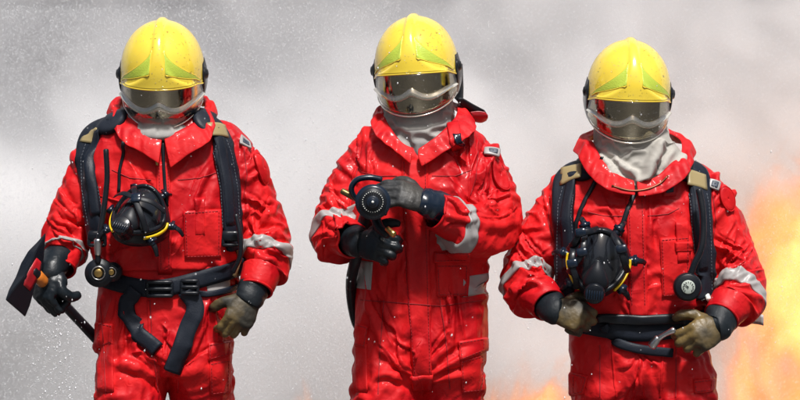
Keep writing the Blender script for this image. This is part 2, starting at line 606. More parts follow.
def fixn(me):
    bm = bmesh.new(); bm.from_mesh(me)
    bmesh.ops.recalc_face_normals(bm, faces=bm.faces)
    bm.to_mesh(me); bm.free()
    return me

def grid_smooth(g, it, closed_u=False):
    g = g.copy()
    for _ in range(it):
        h = g.copy()
        if closed_u:
            h = (np.roll(g, 1, 0) + np.roll(g, -1, 0) + 2 * g) / 4
        else:
            h[1:-1] = (g[:-2] + g[2:] + 2 * g[1:-1]) / 4
        g = h
    return g

def gnorm(grid, nr, it=3, closed=False):
    """smoothed outward normals of a grid; nr = the cloth's normals, to pick the side"""
    du = np.gradient(grid, axis=0)
    if closed:
        du = np.roll(grid, -1, 0) - np.roll(grid, 1, 0)
    dv = np.gradient(grid, axis=1)
    n = np.cross(du, dv)
    n /= np.linalg.norm(n, axis=2)[..., None] + 1e-12
    s = np.sign(np.sum(n * nr, axis=2)); s[s == 0] = 1
    if np.mean(s) < 0: n = -n
    return grid_smooth(n, it, closed)

def ribbon(name, bvh, path, width, mat, parent, t=0.004, off=0.003, sm=6, n=14, nv=7, crown=0.0, lift=None, extra=None, **props):
    """strap lying on the cloth; path of photo points (raycast), extra = 3D points appended; nearest-surface projection"""
    P3 = []
    for p in path:
        if len(p) == 2:
            P3.append(np.array(hit(bvh, *p)[0]))
        else:
            P3.append(W(*p))
    if extra:
        P3 += [np.array(e, float) for e in extra]
    P = catmull(P3, n)
    base = []; nr = []
    for p in P:
        q = bvh.find_nearest(Vector(p))
        dlt = np.array(p) - np.array(q[0])
        base.append(np.array(q[0])); nr.append(np.array(q[1]))
    base = np.array(base); nr = np.array(nr)
    nr = grid_smooth(nr[:, None], 8)[:, 0]; nr /= np.linalg.norm(nr, axis=1)[:, None]
    P = grid_smooth(P[:, None], 3)[:, 0]
    T = np.gradient(P, axis=0); T /= np.linalg.norm(T, axis=1)[:, None]
    A = np.cross(T, nr); A /= np.linalg.norm(A, axis=1)[:, None]
    A = grid_smooth(A[:, None], 6)[:, 0]
    G = np.zeros((len(P), nv, 3)); NN = np.zeros_like(G)
    for i in range(len(P)):
        for j in range(nv):
            s = (j / (nv - 1) - 0.5) * width
            p = P[i] + A[i] * s
            q = bvh.find_nearest(Vector(p))
            # project onto the cloth along the local normal
            h = (np.array(q[0]) - p) @ nr[i]
            G[i, j] = p + nr[i] * h
            NN[i, j] = nr[i]
    # bridge hollows: lift to running maximum, then smooth
    hgt = np.sum((G - P[:, None]) * nr[:, None], axis=2)
    top = hgt.copy()
    for _ in range(sm):
        pad = np.pad(top, ((1, 1), (1, 1)), 'edge')
        avg = (pad[:-2, 1:-1] + pad[2:, 1:-1] + pad[1:-1, :-2] + pad[1:-1, 2:] + 2 * top) / 6
        top = np.maximum(avg, hgt)
    pad = np.pad(top, ((1, 1), (0, 0)), 'edge')
    top = np.maximum((pad[:-2] + pad[2:] + 2 * top) / 4, hgt)
    G = P[:, None] + A[:, None] * ((np.arange(nv) / (nv - 1) - 0.5) * width)[None, :, None] + nr[:, None] * (top + off)[..., None]
    v, f = solid(G, NN, t, max(0.004, off - 0.001), crown=crown)
    me = fixn(mesh_from(v, f))
    return link(name, me, mat, parent, **props)

def panel(name, bvh, corners, mat, parent, nx=14, ny=12, t=0.003, off=0.001, sm=1, **props):
    """cloth patch on the garment: corners (px,py) TL,TR,BR,BL"""
    c = [np.array(q, float) for q in corners]
    G = np.zeros((nx, ny, 3)); NN = np.zeros_like(G)
    for i in range(nx):
        for j in range(ny):
            u, v_ = i / (nx - 1), j / (ny - 1)
            p = (c[0] * (1 - u) + c[1] * u) * (1 - v_) + (c[3] * (1 - u) + c[2] * u) * v_
            h, n = hit(bvh, *p)
            G[i, j] = h; NN[i, j] = n
    # reject outliers in depth
    med = np.median(G[..., 1])
    G[..., 1] = np.clip(G[..., 1], med - 0.09, med + 0.09)
    for _ in range(sm):
        G = grid_smooth(G, 1); G = grid_smooth(G.transpose(1, 0, 2), 1).transpose(1, 0, 2)
    n = gnorm(G, NN, 2)
    v, f = solid(G + n * off, n, t, 0.004)
    return link(name, fixn(mesh_from(v, f)), mat, parent, **props)

def ring(name, bvh, c, T, width, mat, parent, dip=None, t=0.003, off=0.002, seg=64, nv=5, rmax=0.4, sm=2, crown=0.0, jit=None, **props):
    """band round a limb or the waist: rays from the axis outwards"""
    c = Vector(c); T = Vector(T).normalized()
    e1 = T.cross(Vector((0, 1, 0))).normalized(); e2 = T.cross(e1).normalized()
    Rr = np.zeros((seg, nv)); DD = np.zeros((seg, nv, 3)); O = np.zeros((seg, nv, 3))
    for i in range(seg):
        a = 2 * math.pi * i / seg
        d = e1 * math.cos(a) + e2 * math.sin(a)
        z = dip(d) if dip else 0.0
        for j in range(nv):
            o = c + T * (z + (j / (nv - 1) - 0.5) * width)
            r = bvh.ray_cast(o, d)
            rr = (r[0] - o).length if r[0] is not None else rmax
            Rr[i, j] = min(rr, rmax); DD[i, j] = d; O[i, j] = o
    med = np.median(Rr)
    Rr = np.minimum(Rr, med * 1.6)
    Rr = np.maximum(Rr, Rr.mean(1, keepdims=True) * 0.6 + Rr * 0.4) if sm > 4 else Rr
    top = Rr.copy()
    for _ in range(sm):
        avg = (np.roll(top, 1, 0) + np.roll(top, -1, 0) + 2 * top) / 4
        top = np.maximum(avg, Rr)
    G = O + DD * (top + off)[..., None]
    n = gnorm(G, DD, 2, True)
    v, f = solid(G, n, t, 0.004, closed_u=True, crown=crown)
    return link(name, fixn(mesh_from(v, f)), mat, parent, **props)

def empty(name, loc, **props):
    o = bpy.data.objects.new(name, None)
    C.objects.link(o)
    o.location = loc
    ORG[o.name] = Vector(loc)
    for k, v in props.items():
        o[k] = v
    return o

def pobj(name, vf, mat, parent, smooth_=True, sub=0, **props):
    me = fixn(mesh_from(*vf))
    if sub:
        me = subsurf(me, sub)
    return link(name, me, mat, parent, smooth_, **props)

def xform(vf, Mx):
    v, f = vf
    return [tuple(Mx @ Vector(p)) for p in v], f

def frame(o, f, z):
    """matrix with local Y along f and local Z near z"""
    f = Vector(f).normalized(); z = Vector(z); z = (z - f * z.dot(f)).normalized()
    x = f.cross(z)
    m = Matrix((x, f, z)).transposed().to_4x4()
    m.translation = Vector(o)
    return m

# ------------------------------------------------------------------ gloves
def glove(parent, origin, f, z, left, curl, mat, cuffmat, spread=(5, 1.5, -2, -6), thumb=(35, 25), size=1.0, cuff_len=0.08, cuff_dir=None, seed=0, thumb_in=0.0):
    """curl: 4 tuples (mcp, pip, dip) degrees, index..little. left hand has its thumb on +X"""
    sx = 1 if left else -1
    parts = [tube([(0, -0.02, 0), (0.0, 0.015, 0), (0.002 * sx, 0.055, 0.001), (0.002 * sx, 0.088, 0.0)], [(.031, .024), (.038, .024), (.047, .022), (.045, .018)], 5, 18, (0, 0, 1))]
    # thenar mass
    parts.append(tube([(0.018 * sx, 0.01, -0.012), (0.036 * sx, 0.035, -0.016), (0.040 * sx, 0.055, -0.014)], [.016, .021, .015], 4, 12))
    base = [(0.034, 0.085), (0.0115, 0.092), (-0.012, 0.088), (-0.034, 0.079)]
    seg = [(.046, .029, .024), (.050, .032, .025), (.046, .030, .024), (.037, .024, .021)]
    rad = [.0106, .0110, .0106, .0097]
    for k in range(4):
        bx, by = base[k]
        p = Vector((bx * sx, by - 0.012, 0.001))
        pts = [p.copy(), Vector((bx * sx, by, 0.002))]
        rr = [rad[k] * 1.1, rad[k] * 1.18]
        a = 0
        p = pts[-1].copy()
        for s_, c_ in zip(seg[k], curl[k]):
            a += c_
            d = Vector((math.sin(R(spread[k])) * sx * math.cos(R(min(a, 90))), math.cos(R(a)), -math.sin(R(a)))).normalized()
            pts.append(p + d * s_ * 0.5); rr.append(rad[k] * 0.98)
            p = p + d * s_
            pts.append(p.copy()); rr.append(rad[k] * (1.1 if len(rr) < 6 else 0.8))
        parts.append(tube(pts, rr, 3, 12, (1, 0, 0.01)))
    ta, tb = thumb
    p = Vector((0.034 * sx, 0.030, -0.010))
    pts = [p.copy()]; rr = [.017]
    a = R(52) - thumb_in
    for i, s_ in enumerate((.036, .032, .026)):
        dn = R([12, ta, ta + tb][i])
        d = Vector((math.cos(dn) * math.sin(a) * sx, math.cos(dn) * math.cos(a), -math.sin(dn))).normalized()
        a -= R(18)
        p = p + d * s_
        pts.append(p.copy()); rr.append([.0165, .0155, .0115][i])
    parts.append(tube(pts, rr, 4, 12))
    v, fc = merge(*parts)
    X, F = remesh(v, fc, 0.0034)
    X = smooth(X, F, 3)
    # leather creases
    N = normals(X, F)
    rg = random.Random(seed)
    off = Vector((rg.uniform(0, 9),) * 3)
    dn = np.array([noise.noise(Vector((p[0] * 30, p[1] * 75, p[2] * 45)) + off) * 0.0018 + noise.noise(Vector(p) * 140 + off) * 0.0007 for p in X])
    X = X + N * dn[:, None]
    Mx = frame(origin, f, z) @ Matrix.Scale(size, 4)
    g = link('glove', mesh_from([tuple(Mx @ Vector(p)) for p in X], F), mat, parent)
    # seams across the back of the hand
    ci = Mx.inverted()
    cd = (ci.to_3x3() @ Vector(cuff_dir)).normalized() if cuff_dir is not None else Vector((0, -1, 0))
    o = Vector((0, 0.012, 0))
    cpts = [o + Vector((0, 0.012, 0)), o, o + cd * cuff_len * 0.5, o + cd * cuff_len]
    v, fc = tube([tuple(q) for q in cpts], [(.036, .028), (.042, .034), (.047, .041), (.046, .043)], 8, 28, (0, 0, 1))
    v = np.array(v)
    nn = np.array([noise.noise(Vector((p[0] * 25, p[1] * 70, p[2] * 25)) + off) for p in v])
    v = v * 1.0 + (v - np.array(o)) * (nn * 0.10)[:, None] * np.array([1, 0, 1])
    cf = link('glove_cuff', fixn(mesh_from([tuple(Mx @ Vector(p)) for p in v], fc)), cuffmat, g)
    return g

# ------------------------------------------------------------------ helmet
def helmet(parent, loc, pitch, yaw, roll, flap=None, seed=0):
    Mx = Matrix.Translation(Vector(loc)) @ Matrix.Rotation(yaw, 4, 'Z') @ Matrix.Rotation(roll, 4, 'Y') @ Matrix.Rotation(pitch, 4, 'X')
    rx, ry, rz = .140, .168, .184
    def rimz(a):
        c = math.cos(a)      # 1 at the front
        t = (1 - c) / 2
        return 0.016 - 0.052 * (max(0, t - 0.22) / 0.78) ** 0.8 - 0.05 * max(0, -c) ** 2 - 0.012 * math.sin(min(a, 2 * math.pi - a)) ** 2 * (c > 0)
    def shell(a, z, add=0.0):
        """point on the shell at azimuth a (0 front) and height z"""
        zz = max(-0.99, min(0.9999, z / rz))
        rr = math.sqrt(1 - abs(zz) ** 2.3) if zz > 0 else 1 - 0.12 * zz * zz * 4
        x = math.sin(a) * rx * rr; y = -math.cos(a) * ry * rr
        # crest
        fz = max(0.0, z - rimz(a))
        fr = max(0.0, math.cos(a))
        wd = 0.013 + 0.10 * math.exp(-fz / 0.034)
        e = (abs(x) - wd) / 0.0028
        h = 0.0085 / (1 + math.exp(max(-30, min(30, e))))
        if y > 0: h *= 1.0
        n = Vector((x / rx ** 2, y / ry ** 2, z / rz ** 2)).normalized()
        lip = 0.003 * math.exp(-fz / 0.012)
        p = Vector((x, y, z)) + n * (h + add) + Vector((math.sin(a), -math.cos(a), 0)) * lip
        return p, n
    na, nz = 144, 56
    vs, fs = [], []
    for j in range(nz):
        t = j / (nz - 1)
        tt = math.sin(t * math.pi / 2)
        for i in range(na):
            a = 2 * math.pi * i / na
            z0 = rimz(a)
            z = z0 + (rz * 0.9995 - z0) * tt
            vs.append(shell(a, z)[0])
    for j in range(nz - 1):
        for i in range(na):
            a, b = j * na + i, j * na + (i + 1) % na
            fs.append((a, b, b + na, a + na))
    fs.append(tuple((nz - 1) * na + i for i in range(na)))
    # inner skin
    o = len(vs)
    for j in range(3):
        for i in range(na):
            a = 2 * math.pi * i / na
            p = vs[i].copy()
            s = 1 - 0.022 - 0.03 * j
            vs.append(Vector((p.x * s, p.y * s, p.z + [0.0005, 0.01, 0.04][j])))
    for i in range(na):
        fs.append((i, o + i, o + (i + 1) % na, (i + 1) % na))
    for j in range(2):
        for i in range(na):
            a, b = o + j * na + i, o + j * na + (i + 1) % na
            fs.append((a, a + na, b + na, b))
    h = pobj('helmet', xform((vs, fs), Mx), YELLOW, parent)
    # rim trim
    rim = []
    for i in range(na + 1):
        a = 2 * math.pi * i / na
        p = shell(a, rimz(a))[0]
        rim.append((p.x * 0.992, p.y * 0.992, p.z - 0.002))
    pobj('rim_trim', xform(tube(rim[::3], [.0028] * len(rim[::3]), 2, 8, (0, 0, 1)), Mx), YELLOW, h)
    # reflective triangles
    for sx in (-1, 1):
        n1, n2 = 26, 12
        G = np.zeros((n1, n2, 3)); NN = np.zeros_like(G)
        for i in range(n1):
            u = i / (n1 - 1)
            a = R(10.5 + 56 * u)
            zt = 0.130 - 0.103 * u ** 0.75
            zb = 0.060 - 0.036 * u ** 1.0
            if u > 0.98: zt = zb + 0.003
            for j in range(n2):
                v_ = j / (n2 - 1)
                z = zb + (zt - zb) * v_
                aa = a + R(3.0) * v_ * (1 - u) * 0
                p, n = shell(aa * sx, z + rimz(aa) - 0.016, 0.0012)
                G[i, j] = p; NN[i, j] = n
        v, f = solid(G, NN, 0.0012, 0.003)
        pp = pobj('reflective_patch', xform((v, f), Mx), LIME, h)
        loop = [G[i, 0] for i in range(0, n1, 2)] + [G[-1, -1]] + [G[i, -1] for i in range(n1 - 2, -1, -2)] + [G[0, n2 // 2]]
        loop = [tuple(q) for q in loop]; loop.append(loop[0]); loop.append(loop[1])
        pobj('patch_rim', xform(tube(loop, [.0017] * len(loop), 2, 6, (0, 1, 0.1), cap=False), Mx), YELLOW, pp)
    # side pivots and ear guards
    for sx in (-1, 1):
        pts = [(sx * .146, -.035, -.005), (sx * .149, -.03, .03), (sx * .147, -.02, .055)]
        pobj('visor_pivot', xform(tube([(sx * .126, -.02, .012), (sx * .141, -.02, .012), (sx * .145, -.02, .012)], [.024, .024, .018], 4, 24), Mx), BLACKP, h)
        g = []
        v, f = sections([(sx * .122, .02, -.085, .008, .03, .03), (sx * .129, .015, -.06, .010, .045, .045), (sx * .135, .01, -.03, .010, .055, .06), (sx * .137, 0, .01, .008, .05, .055), (sx * .134, 0, .05, .004, .03, .035)], 24)
        pobj('ear_guard', xform((v, f), Mx), BLACKP, h)
    # inner mirrored visor
    def vis(rxv, ryv, top, bot, amax, n1=64, n2=22, bulge=0.0, mat=MIRROR, name='visor', tin=0.0015):
        G = np.zeros((n1, n2, 3)); NN = np.zeros_like(G)
        for i in range(n1):
            a = amax * (2 * i / (n1 - 1) - 1)
            zt, zb = top(a), bot(a)
            for j in range(n2):
                v_ = j / (n2 - 1)
                z = zt + (zb - zt) * v_
                k = 1 - 11 * max(0, -z - 0.03) ** 2 + bulge * math.sin(v_ * math.pi)
                G[i, j] = (math.sin(a) * rxv * k, -math.cos(a) * ryv * k, z)
                NN[i, j] = (math.sin(a), -math.cos(a), -0.2)
        v, f = solid(G, NN, tin, tin)
        return pobj(name, xform((v, f), Mx), mat, h), G
    nose = lambda a: math.exp(-(a / R(9)) ** 2)
    zin = lambda a: -0.050 - 0.017 * math.exp(-((abs(a) - R(24)) / R(20)) ** 2) + 0.009 * nose(a) + 0.022 * max(0, abs(a) / R(80) - 0.45) ** 1.2
    zo = lambda a: -0.128 + 0.056 * (abs(a) / R(80)) ** 2
    inner, G = vis(.1345, .160, lambda a: 0.03, lambda a: zo(a) + 0.004, R(86), n2=34, name='mirrored_visor')
    # silver lip along its lower edge: a thick curved bead
    n1 = len(G)
    E = []
    for i in range(n1):
        z = zin(R(86) * (2 * i / (n1 - 1) - 1))
        j = int(np.argmin(np.abs(G[i, :, 2] - z)))
        E.append(np.array([G[i, j, 0], G[i, j, 1], z]))
    E = np.array(E)
    vs, fs = [], []
    for i in range(n1):
        a = R(86) * (2 * i / (n1 - 1) - 1)
        o_ = np.array([math.sin(a), -math.cos(a), 0.0])
        hh = 0.0125 * (0.12 + 0.88 * math.cos(a)) + 0.003 * nose(a)
        prof = [(0.0, hh), (0.004, hh * 0.65), (0.011, -hh * 0.05), (0.0150, -hh * 0.7), (0.012, -hh * 0.95), (0.0, -hh), (-0.004, -hh * 0.6), (-0.004, hh * 0.6)]
        for dx, dz in prof:
            vs.append(E[i] + o_ * dx + np.array([0, 0, dz]))
    for i in range(n1 - 1):
        if min(i, n1 - 2 - i) < 5: continue
        for k in range(8):
            a, b = i * 8 + k, i * 8 + (k + 1) % 8
            fs.append((a, b, b + 8, a + 8))
    pobj('visor_lip', xform((vs, fs), Mx), CHROME, h)
    # outer clear visor
    ov, G2 = vis(.1385, .181, lambda a: 0.012, zo, R(78), mat=GLASS, name='clear_visor')
    E = G2[:, -1]
    pobj('clear_visor_rim', xform(tube([tuple(e) for e in E[::3]] + [tuple(E[-1])], [.0024] * (len(E[::3]) + 1), 2, 8, (0, 0, 1)), Mx), CHROME, h)
    # clinging water drops
    rd_ = random.Random(seed * 77 + int(abs(loc[0]) * 1000))
    dv, df = [], []
    def drop(p, n, r):
        e = n.orthogonal().normalized(); g_ = n.cross(e)
        o_ = len(dv)
        for rr, hh_ in ((1, 0.0), (0.72, 0.5)):
            for k in range(6):
                a = k * math.pi / 3
                dv.append(p + (e * math.cos(a) + g_ * math.sin(a)) * r * rr + n * r * hh_)
        dv.append(p + n * r * 0.75)
        for k in range(6):
            k2 = (k + 1) % 6
            df.append((o_ + k, o_ + k2, o_ + 6 + k2, o_ + 6 + k)); df.append((o_ + 6 + k, o_ + 6 + k2, o_ + 12))
    for _ in range(170):
        a = rd_.uniform(-1.4, 1.4); z = rimz(a) + (rz * .95 - rimz(a)) * rd_.random()
        p, n_ = shell(a, z); drop(p, n_, rd_.uniform(.0006, .0019))
    for _ in range(110):
        i = rd_.randrange(4, 60); j = rd_.randrange(3, 21)
        p = Vector(G2[i, j]) ; n_ = Vector((p.x / .0192, p.y / .0327, 0)).normalized()
        drop(p + n_ * .0016, n_, rd_.uniform(.0007, .0020))
    pobj('water_beads', xform((dv, df), Mx), BEAD, h, kind='stuff')
    return h, Mx

def objs_bvh(*obs):
    vs, fs = [], []
    for o in obs:
        L = ORG.get(o.name, Vector((0, 0, 0)))
        k = len(vs)
        vs += [tuple(v.co + L) for v in o.data.vertices]
        fs += [tuple(i + k for i in p.vertices) for p in o.data.polygons]
    return BVHTree.FromPolygons(vs, fs)

def disc(name, bvh, c, rx, ry, mat, parent, t=0.0015, off=0.001, rot=0.0, **props):
    nr, na = 7, 32
    h, n0 = hit(bvh, *c)
    acc = Vector((0, 0, 0))
    for dx in (-.02, 0, .02):
        for dz in (-.03, 0, .03):
            acc += bvh.find_nearest(h + Vector((dx, 0, dz)))[1]
    n0 = acc.normalized()
    e1 = n0.cross(Vector((0, 0, 1))).normalized(); e2 = e1.cross(n0).normalized()
    e1, e2 = e1 * math.cos(rot) + e2 * math.sin(rot), e2 * math.cos(rot) - e1 * math.sin(rot)
    G = np.zeros((na, nr, 3)); dd = np.zeros((na, nr))
    for i in range(na):
        a = 2 * math.pi * i / na
        for j in range(nr):
            r = j / (nr - 1) * 0.999 + 0.001
            if rx * ry < 60: r *= (1 / max(abs(math.cos(a)), abs(math.sin(a)))) ** 0.85
            p = h + (e1 * math.cos(a) * rx + e2 * math.sin(a) * ry) * (r / S)
            q = bvh.find_nearest(p + n0 * 0.01)
            G[i, j] = p; dd[i, j] = max(-0.02, min(0.012, (q[0] - p).dot(n0)))
    u, w_ = [np.sum((G - np.array(h)) * np.array(e), axis=2).ravel() * 20 for e in (e1, e2)]
    Am = np.stack([np.ones(len(u)), u, w_, u * u, u * w_, w_ * w_], 1)
    co = np.linalg.lstsq(Am, dd.ravel(), rcond=None)[0]
    G = G + np.array(n0) * ((Am @ co).reshape(na, nr, 1) + 0.002)
    n = np.broadcast_to(np.array(n0), G.shape)
    v, f = solid(G + n * off, n, t, 0.006, closed_u=True)
    o = link(name, fixn(mesh_from(v, f)), mat, parent, **props)
    if rx * ry < 60: return o
    edge = [tuple(G[i, -1] + np.array(n0) * (off + t * .6)) for i in range(0, na, 2)]; edge += edge[:2]
    pobj('badge_edge', tube(edge, [.0016] * len(edge), 3, 8, (0.1, 1, 0.1), cap=False), mat, o)
    return o

# ------------------------------------------------------------------ the coverall of one person
def coverall(parent, cfg, seed):
    rng = random.Random(seed)
    secs = []
    for px0, px1, py, yf, yb in cfg['torso']:
        cy = cfg.get('lean', lambda py: 0.0)(py)
        a, b = W(px0, py, 0), W(px1, py, 0)
        secs.append(((a[0] + b[0]) / 2, cy, a[2], (b[0] - a[0]) / 2, -yf, yb))
    parts = [sections(secs, 56, 2.5)]
    limbs = []
    for key in ('armL', 'armR', 'legL', 'legR'):
        P = [W(*p[:3]) for p in cfg[key]]; r = [p[3] for p in cfg[key]]
        parts.append(tube(P, r, 6, 22))
        limbs.append((P, float(np.mean([q if np.isscalar(q) else q[0] for q in r]))))
    X, F = remesh(*merge(*parts), 0.0075)
    X = smooth(X, F, 9)
    X = creases(X, F, cfg['folds'](rng))
    X = smooth(X, F, 1)
    mid = (cfg['torso'][0][0] + cfg['torso'][0][1]) / 2
    ax, idx = chain_axis(X, [([W(mid, 400), W(mid, 130)], .19)] + limbs)
    al = np.choose(idx, cfg.get('g_al', [.045, .10, .10, .09, .09])); ar = np.choose(idx, cfg.get('g_ar', [.035, .035, .035, .04, .04]))
    # patchy: some places are loose, others tight
    ns = 0.6 * vnoise(X, 4.5, seed)
    f_ = np.clip(1.0 + 2.4 * ns, 0.1, 2.4)
    q = np.hstack([np.stack([al * f_, ar * f_], 1), ax])
    E, _ = topo(len(X), F); L = Lap(len(X), E)
    for _ in range(26): q = q + 0.5 * L(q)
    # slant the grain a little so that folds run obliquely
    ax = q[:, 2:] + 0.35 * np.stack([0.6 * vnoise(X, 3, seed + 7 * k + 1) for k in range(3)], 1)
    ax /= np.linalg.norm(ax, axis=1)[:, None]
    pin = np.zeros(len(X))
    for P, _r in limbs:
        pin = np.maximum(pin, np.clip(1.2 - np.linalg.norm(X - P[-1], axis=1) / 0.09, 0, 0.95) )
    if 'belt' in cfg:
        for (bx, by, wd) in [cfg['belt']]:
            zb = W(bx, by)[2]
            pin = np.maximum(pin, 0.5 * np.exp(-((X[:, 2] - zb) / wd) ** 2) * (idx == 0))
    kg = 0.0035 + 0.03 * np.clip((X[:, 2] - W(0, 150)[2]) / 0.06, 0, 1) * (idx == 0)
    # below the knee nothing shows: keep it quiet
    pin = np.maximum(pin, np.clip((0.5 - X[:, 2]) / 0.1, 0, 0.8))
    X = wrinkle(X, F, ax, q[:, 0], q[:, 1], pin, seedamp=0.005, it=230, kgoal=kg, kbend=0.12, grav=0.00020, inner=0.022, outer=0.035, lam=0.11, seed=seed)
    hems = []
    for P, r in limbs:
        T = P[-1] - P[-2]
        X, F, lp = open_end(X, F, P[-1] + T / np.linalg.norm(T) * 0.004, T, 0.16 if r > 0.1 else 0.12)
        if len(lp) > 8:
            hems.append(lp)
    me = subsurf(mesh_from(X, F), 1)
    X = np.empty(len(me.vertices) * 3); me.vertices.foreach_get('co', X); X = X.reshape(-1, 3)
    F = [tuple(p.vertices) for p in me.polygons]
    keep = np.ones(len(X))
    for P, _r in limbs:
        keep = np.minimum(keep, np.clip(np.linalg.norm(X - P[-1], axis=1) / 0.10 - 0.5, 0, 1))
    r2 = random.Random(seed + 900)
    extra = [([(a + r2.uniform(-6, 6), b + r2.uniform(-6, 6)) for a, b in pts], wd * 0.45, h * 0.75) for pts, wd, h in cfg['folds'](r2)]
    Xs = X.copy()
    X = creases(X, F, extra, True)
    X = crumple(X, F, 0.0034, seed, keep=keep)
    # the cloth is pressed flat under the straps and the belt
    kk = D / (D + X[:, 1]); U = np.stack([X[:, 0] * kk * S + 400, 200 - (X[:, 2] - ZC) * kk * S], 1)
    mk_ = np.ones(len(X))
    for pts in cfg.get('calm', []):
        for a, b in zip(pts[:-1], pts[1:]):
            a, b = np.array(a, float), np.array(b, float); d = b - a
            t = np.clip((U - a) @ d / (d @ d), 0, 1)
            ds = np.linalg.norm(U - a - t[:, None] * d, axis=1)
            mk_ = np.minimum(mk_, np.clip((ds - 13) / 12, 0.12, 1))
    X = Xs + (X - Xs) * mk_[:, None]
    me.vertices.foreach_set('co', X.ravel()); me.update()
    bv = bvh_of(X, F)
    # turned hems
    hv = []
    for lp in hems:
        pts = [tuple(p) for p in lp[::3]]; pts.append(pts[0]); pts.append(pts[1])
        hv.append(tube(pts, [.0045] * len(pts), 2, 8, (0.3, 0.2, 1), cap=False))
    bm = bmesh.new(); bm.from_mesh(me)
    for v, f in hv:
        m2 = mesh_from(v, f); bm.from_mesh(m2); bpy.data.meshes.remove(m2)
    bm.to_mesh(me); bm.free()
    o = link('coverall', me, RED, parent)
    return o, bv, limbs

def collar(parent, stations, seed, name='collar', mat=RED, t=0.005, n_al=9, nv=13, g=0.10, amp=0.005):
    """stations: list of 3+ points each (px,py,y) across the collar"""
    st = [catmull([W(*p) for p in s_], 5) for s_ in stations]
    st = np.array(st)
    G = np.array([catmull(st[:, k], n_al) for k in range(st.shape[1])]).transpose(1, 0, 2)
    nu, nv = G.shape[:2]
    X = G.reshape(-1, 3)
    F = [(i * nv + j, (i + 1) * nv + j, (i + 1) * nv + j + 1, i * nv + j + 1) for i in range(nu - 1) for j in range(nv - 1)]
    ax = np.gradient(G, axis=0).reshape(-1, 3); ax /= np.linalg.norm(ax, axis=1)[:, None] + 1e-9
    pin = np.zeros((nu, nv)); pin[:, :2] = 0.7; pin = pin.reshape(-1)
    X = wrinkle(X, F, ax, np.full(len(X), g), np.full(len(X), g * 0.5), pin, seedamp=amp, it=120, kgoal=0.01, kbend=0.13, grav=0.0001, lam=0.12, seed=seed)
    X = crumple(X, F, 0.0025, seed + 40, n=10)
    G = X.reshape(nu, nv, 3)
    n = np.cross(np.gradient(G, axis=0), np.gradient(G, axis=1)); n /= np.linalg.norm(n, axis=2)[..., None] + 1e-9
    n = grid_smooth(n, 2)
    v, f = solid(G, n, t / 2, t / 2)
    me = subsurf(fixn(mesh_from(v, f)), 1)
    return link(name, me, mat, parent)

def face_hood(parent, rings, mat, seed, folds=(), g=0.16, lam=0.06):
    """knitted flash hood: rings (cx,py,cy,rx,ry_front,ry_back)"""
    secs = []
    for cx, py, cy, rx, rf, rb in rings:
        p = W(cx, py, 0)
        secs.append((p[0], cy, p[2], rx, rf, rb))
    X, F = remesh(*sections(secs, 48, 2.1), 0.006)
    X = smooth(X, F, 4)
    if folds:
        X = creases(X, F, folds)
    ax = np.zeros_like(X); ax[:, 2] = 1
    ax += 0.5 * np.stack([0.6 * vnoise(X, 6, seed + 7 * k + 1) for k in range(3)], 1)
    ax /= np.linalg.norm(ax, axis=1)[:, None]
    X = wrinkle(X, F, ax, np.full(len(X), g), np.full(len(X), g * 0.6), np.zeros(len(X)), seedamp=0.004, it=200, kgoal=0.006, kbend=0.13, grav=0.00035, lam=lam, seed=seed, inner=0.012, outer=0.02)
    me = subsurf(mesh_from(X, F), 1)
    return link('hood', me, mat, parent)

def body(parent, cfg, headloc, tilt):
    """the wearer inside the suit: one continuous skin surface"""
    bm = bmesh.new()
    lay = bm.verts.layers.skin.verify()
    def V(p, r):
        v = bm.verts.new(Vector(p)); v[lay].radius = (r, r); return v
    def path(v0, pts):
        for p, r in pts:
            v = V(p, r); bm.edges.new((v0, v)); v0 = v
        return v0
    mid = (cfg['torso'][0][0] + cfg['torso'][0][1]) / 2
    pel = V(W(mid, 322), .11)
    root = pel
    chest = path(pel, [(W(mid, 250), .10), (W(mid + cfg.get('dx', 0), 180), .12), (W(mid + cfg.get('dx', 0), 150), .10)])
    h = Vector(headloc)
    path(chest, [(h + Vector((0, .03, -.17)), .055), (h + Vector((0, .02, -.09)), .055), (h + Vector((0, -.005, -.03)), .085), (h + Vector((0, 0, .05)), .09), (h + Vector((0, .01, .10)), .06)])
    for key in ('armL', 'armR'):
        pts = [W(*p[:3]) for p in cfg[key]]
        path(chest, [(pts[0], .055)] + [(q, .045 - .006 * i) for i, q in enumerate(pts[1:])])
    for key in ('legL', 'legR'):
        pts = [W(*p[:3]) for p in cfg[key]]
        path(pel, [(q, [.08, .075, .05, .04][min(i, 3)]) for i, q in enumerate(pts)])
    me = bpy.data.meshes.new('body'); bm.to_mesh(me); bm.free()
    me.skin_vertices[0].data[root.index if root.is_valid else 0].use_root = True if False else me.skin_vertices[0].data[0].use_root
    o = bpy.data.objects.new('tmp', me); C.objects.link(o)
    o.modifiers.new('s', 'SKIN').use_smooth_shade = True
    md = o.modifiers.new('ss', 'SUBSURF'); md.levels = 1
    out = bpy.data.meshes.new_from_object(o.evaluated_get(bpy.context.evaluated_depsgraph_get()))
    bpy.data.objects.remove(o)
    out.materials.clear()
    return link('body', out, SKIN, parent)

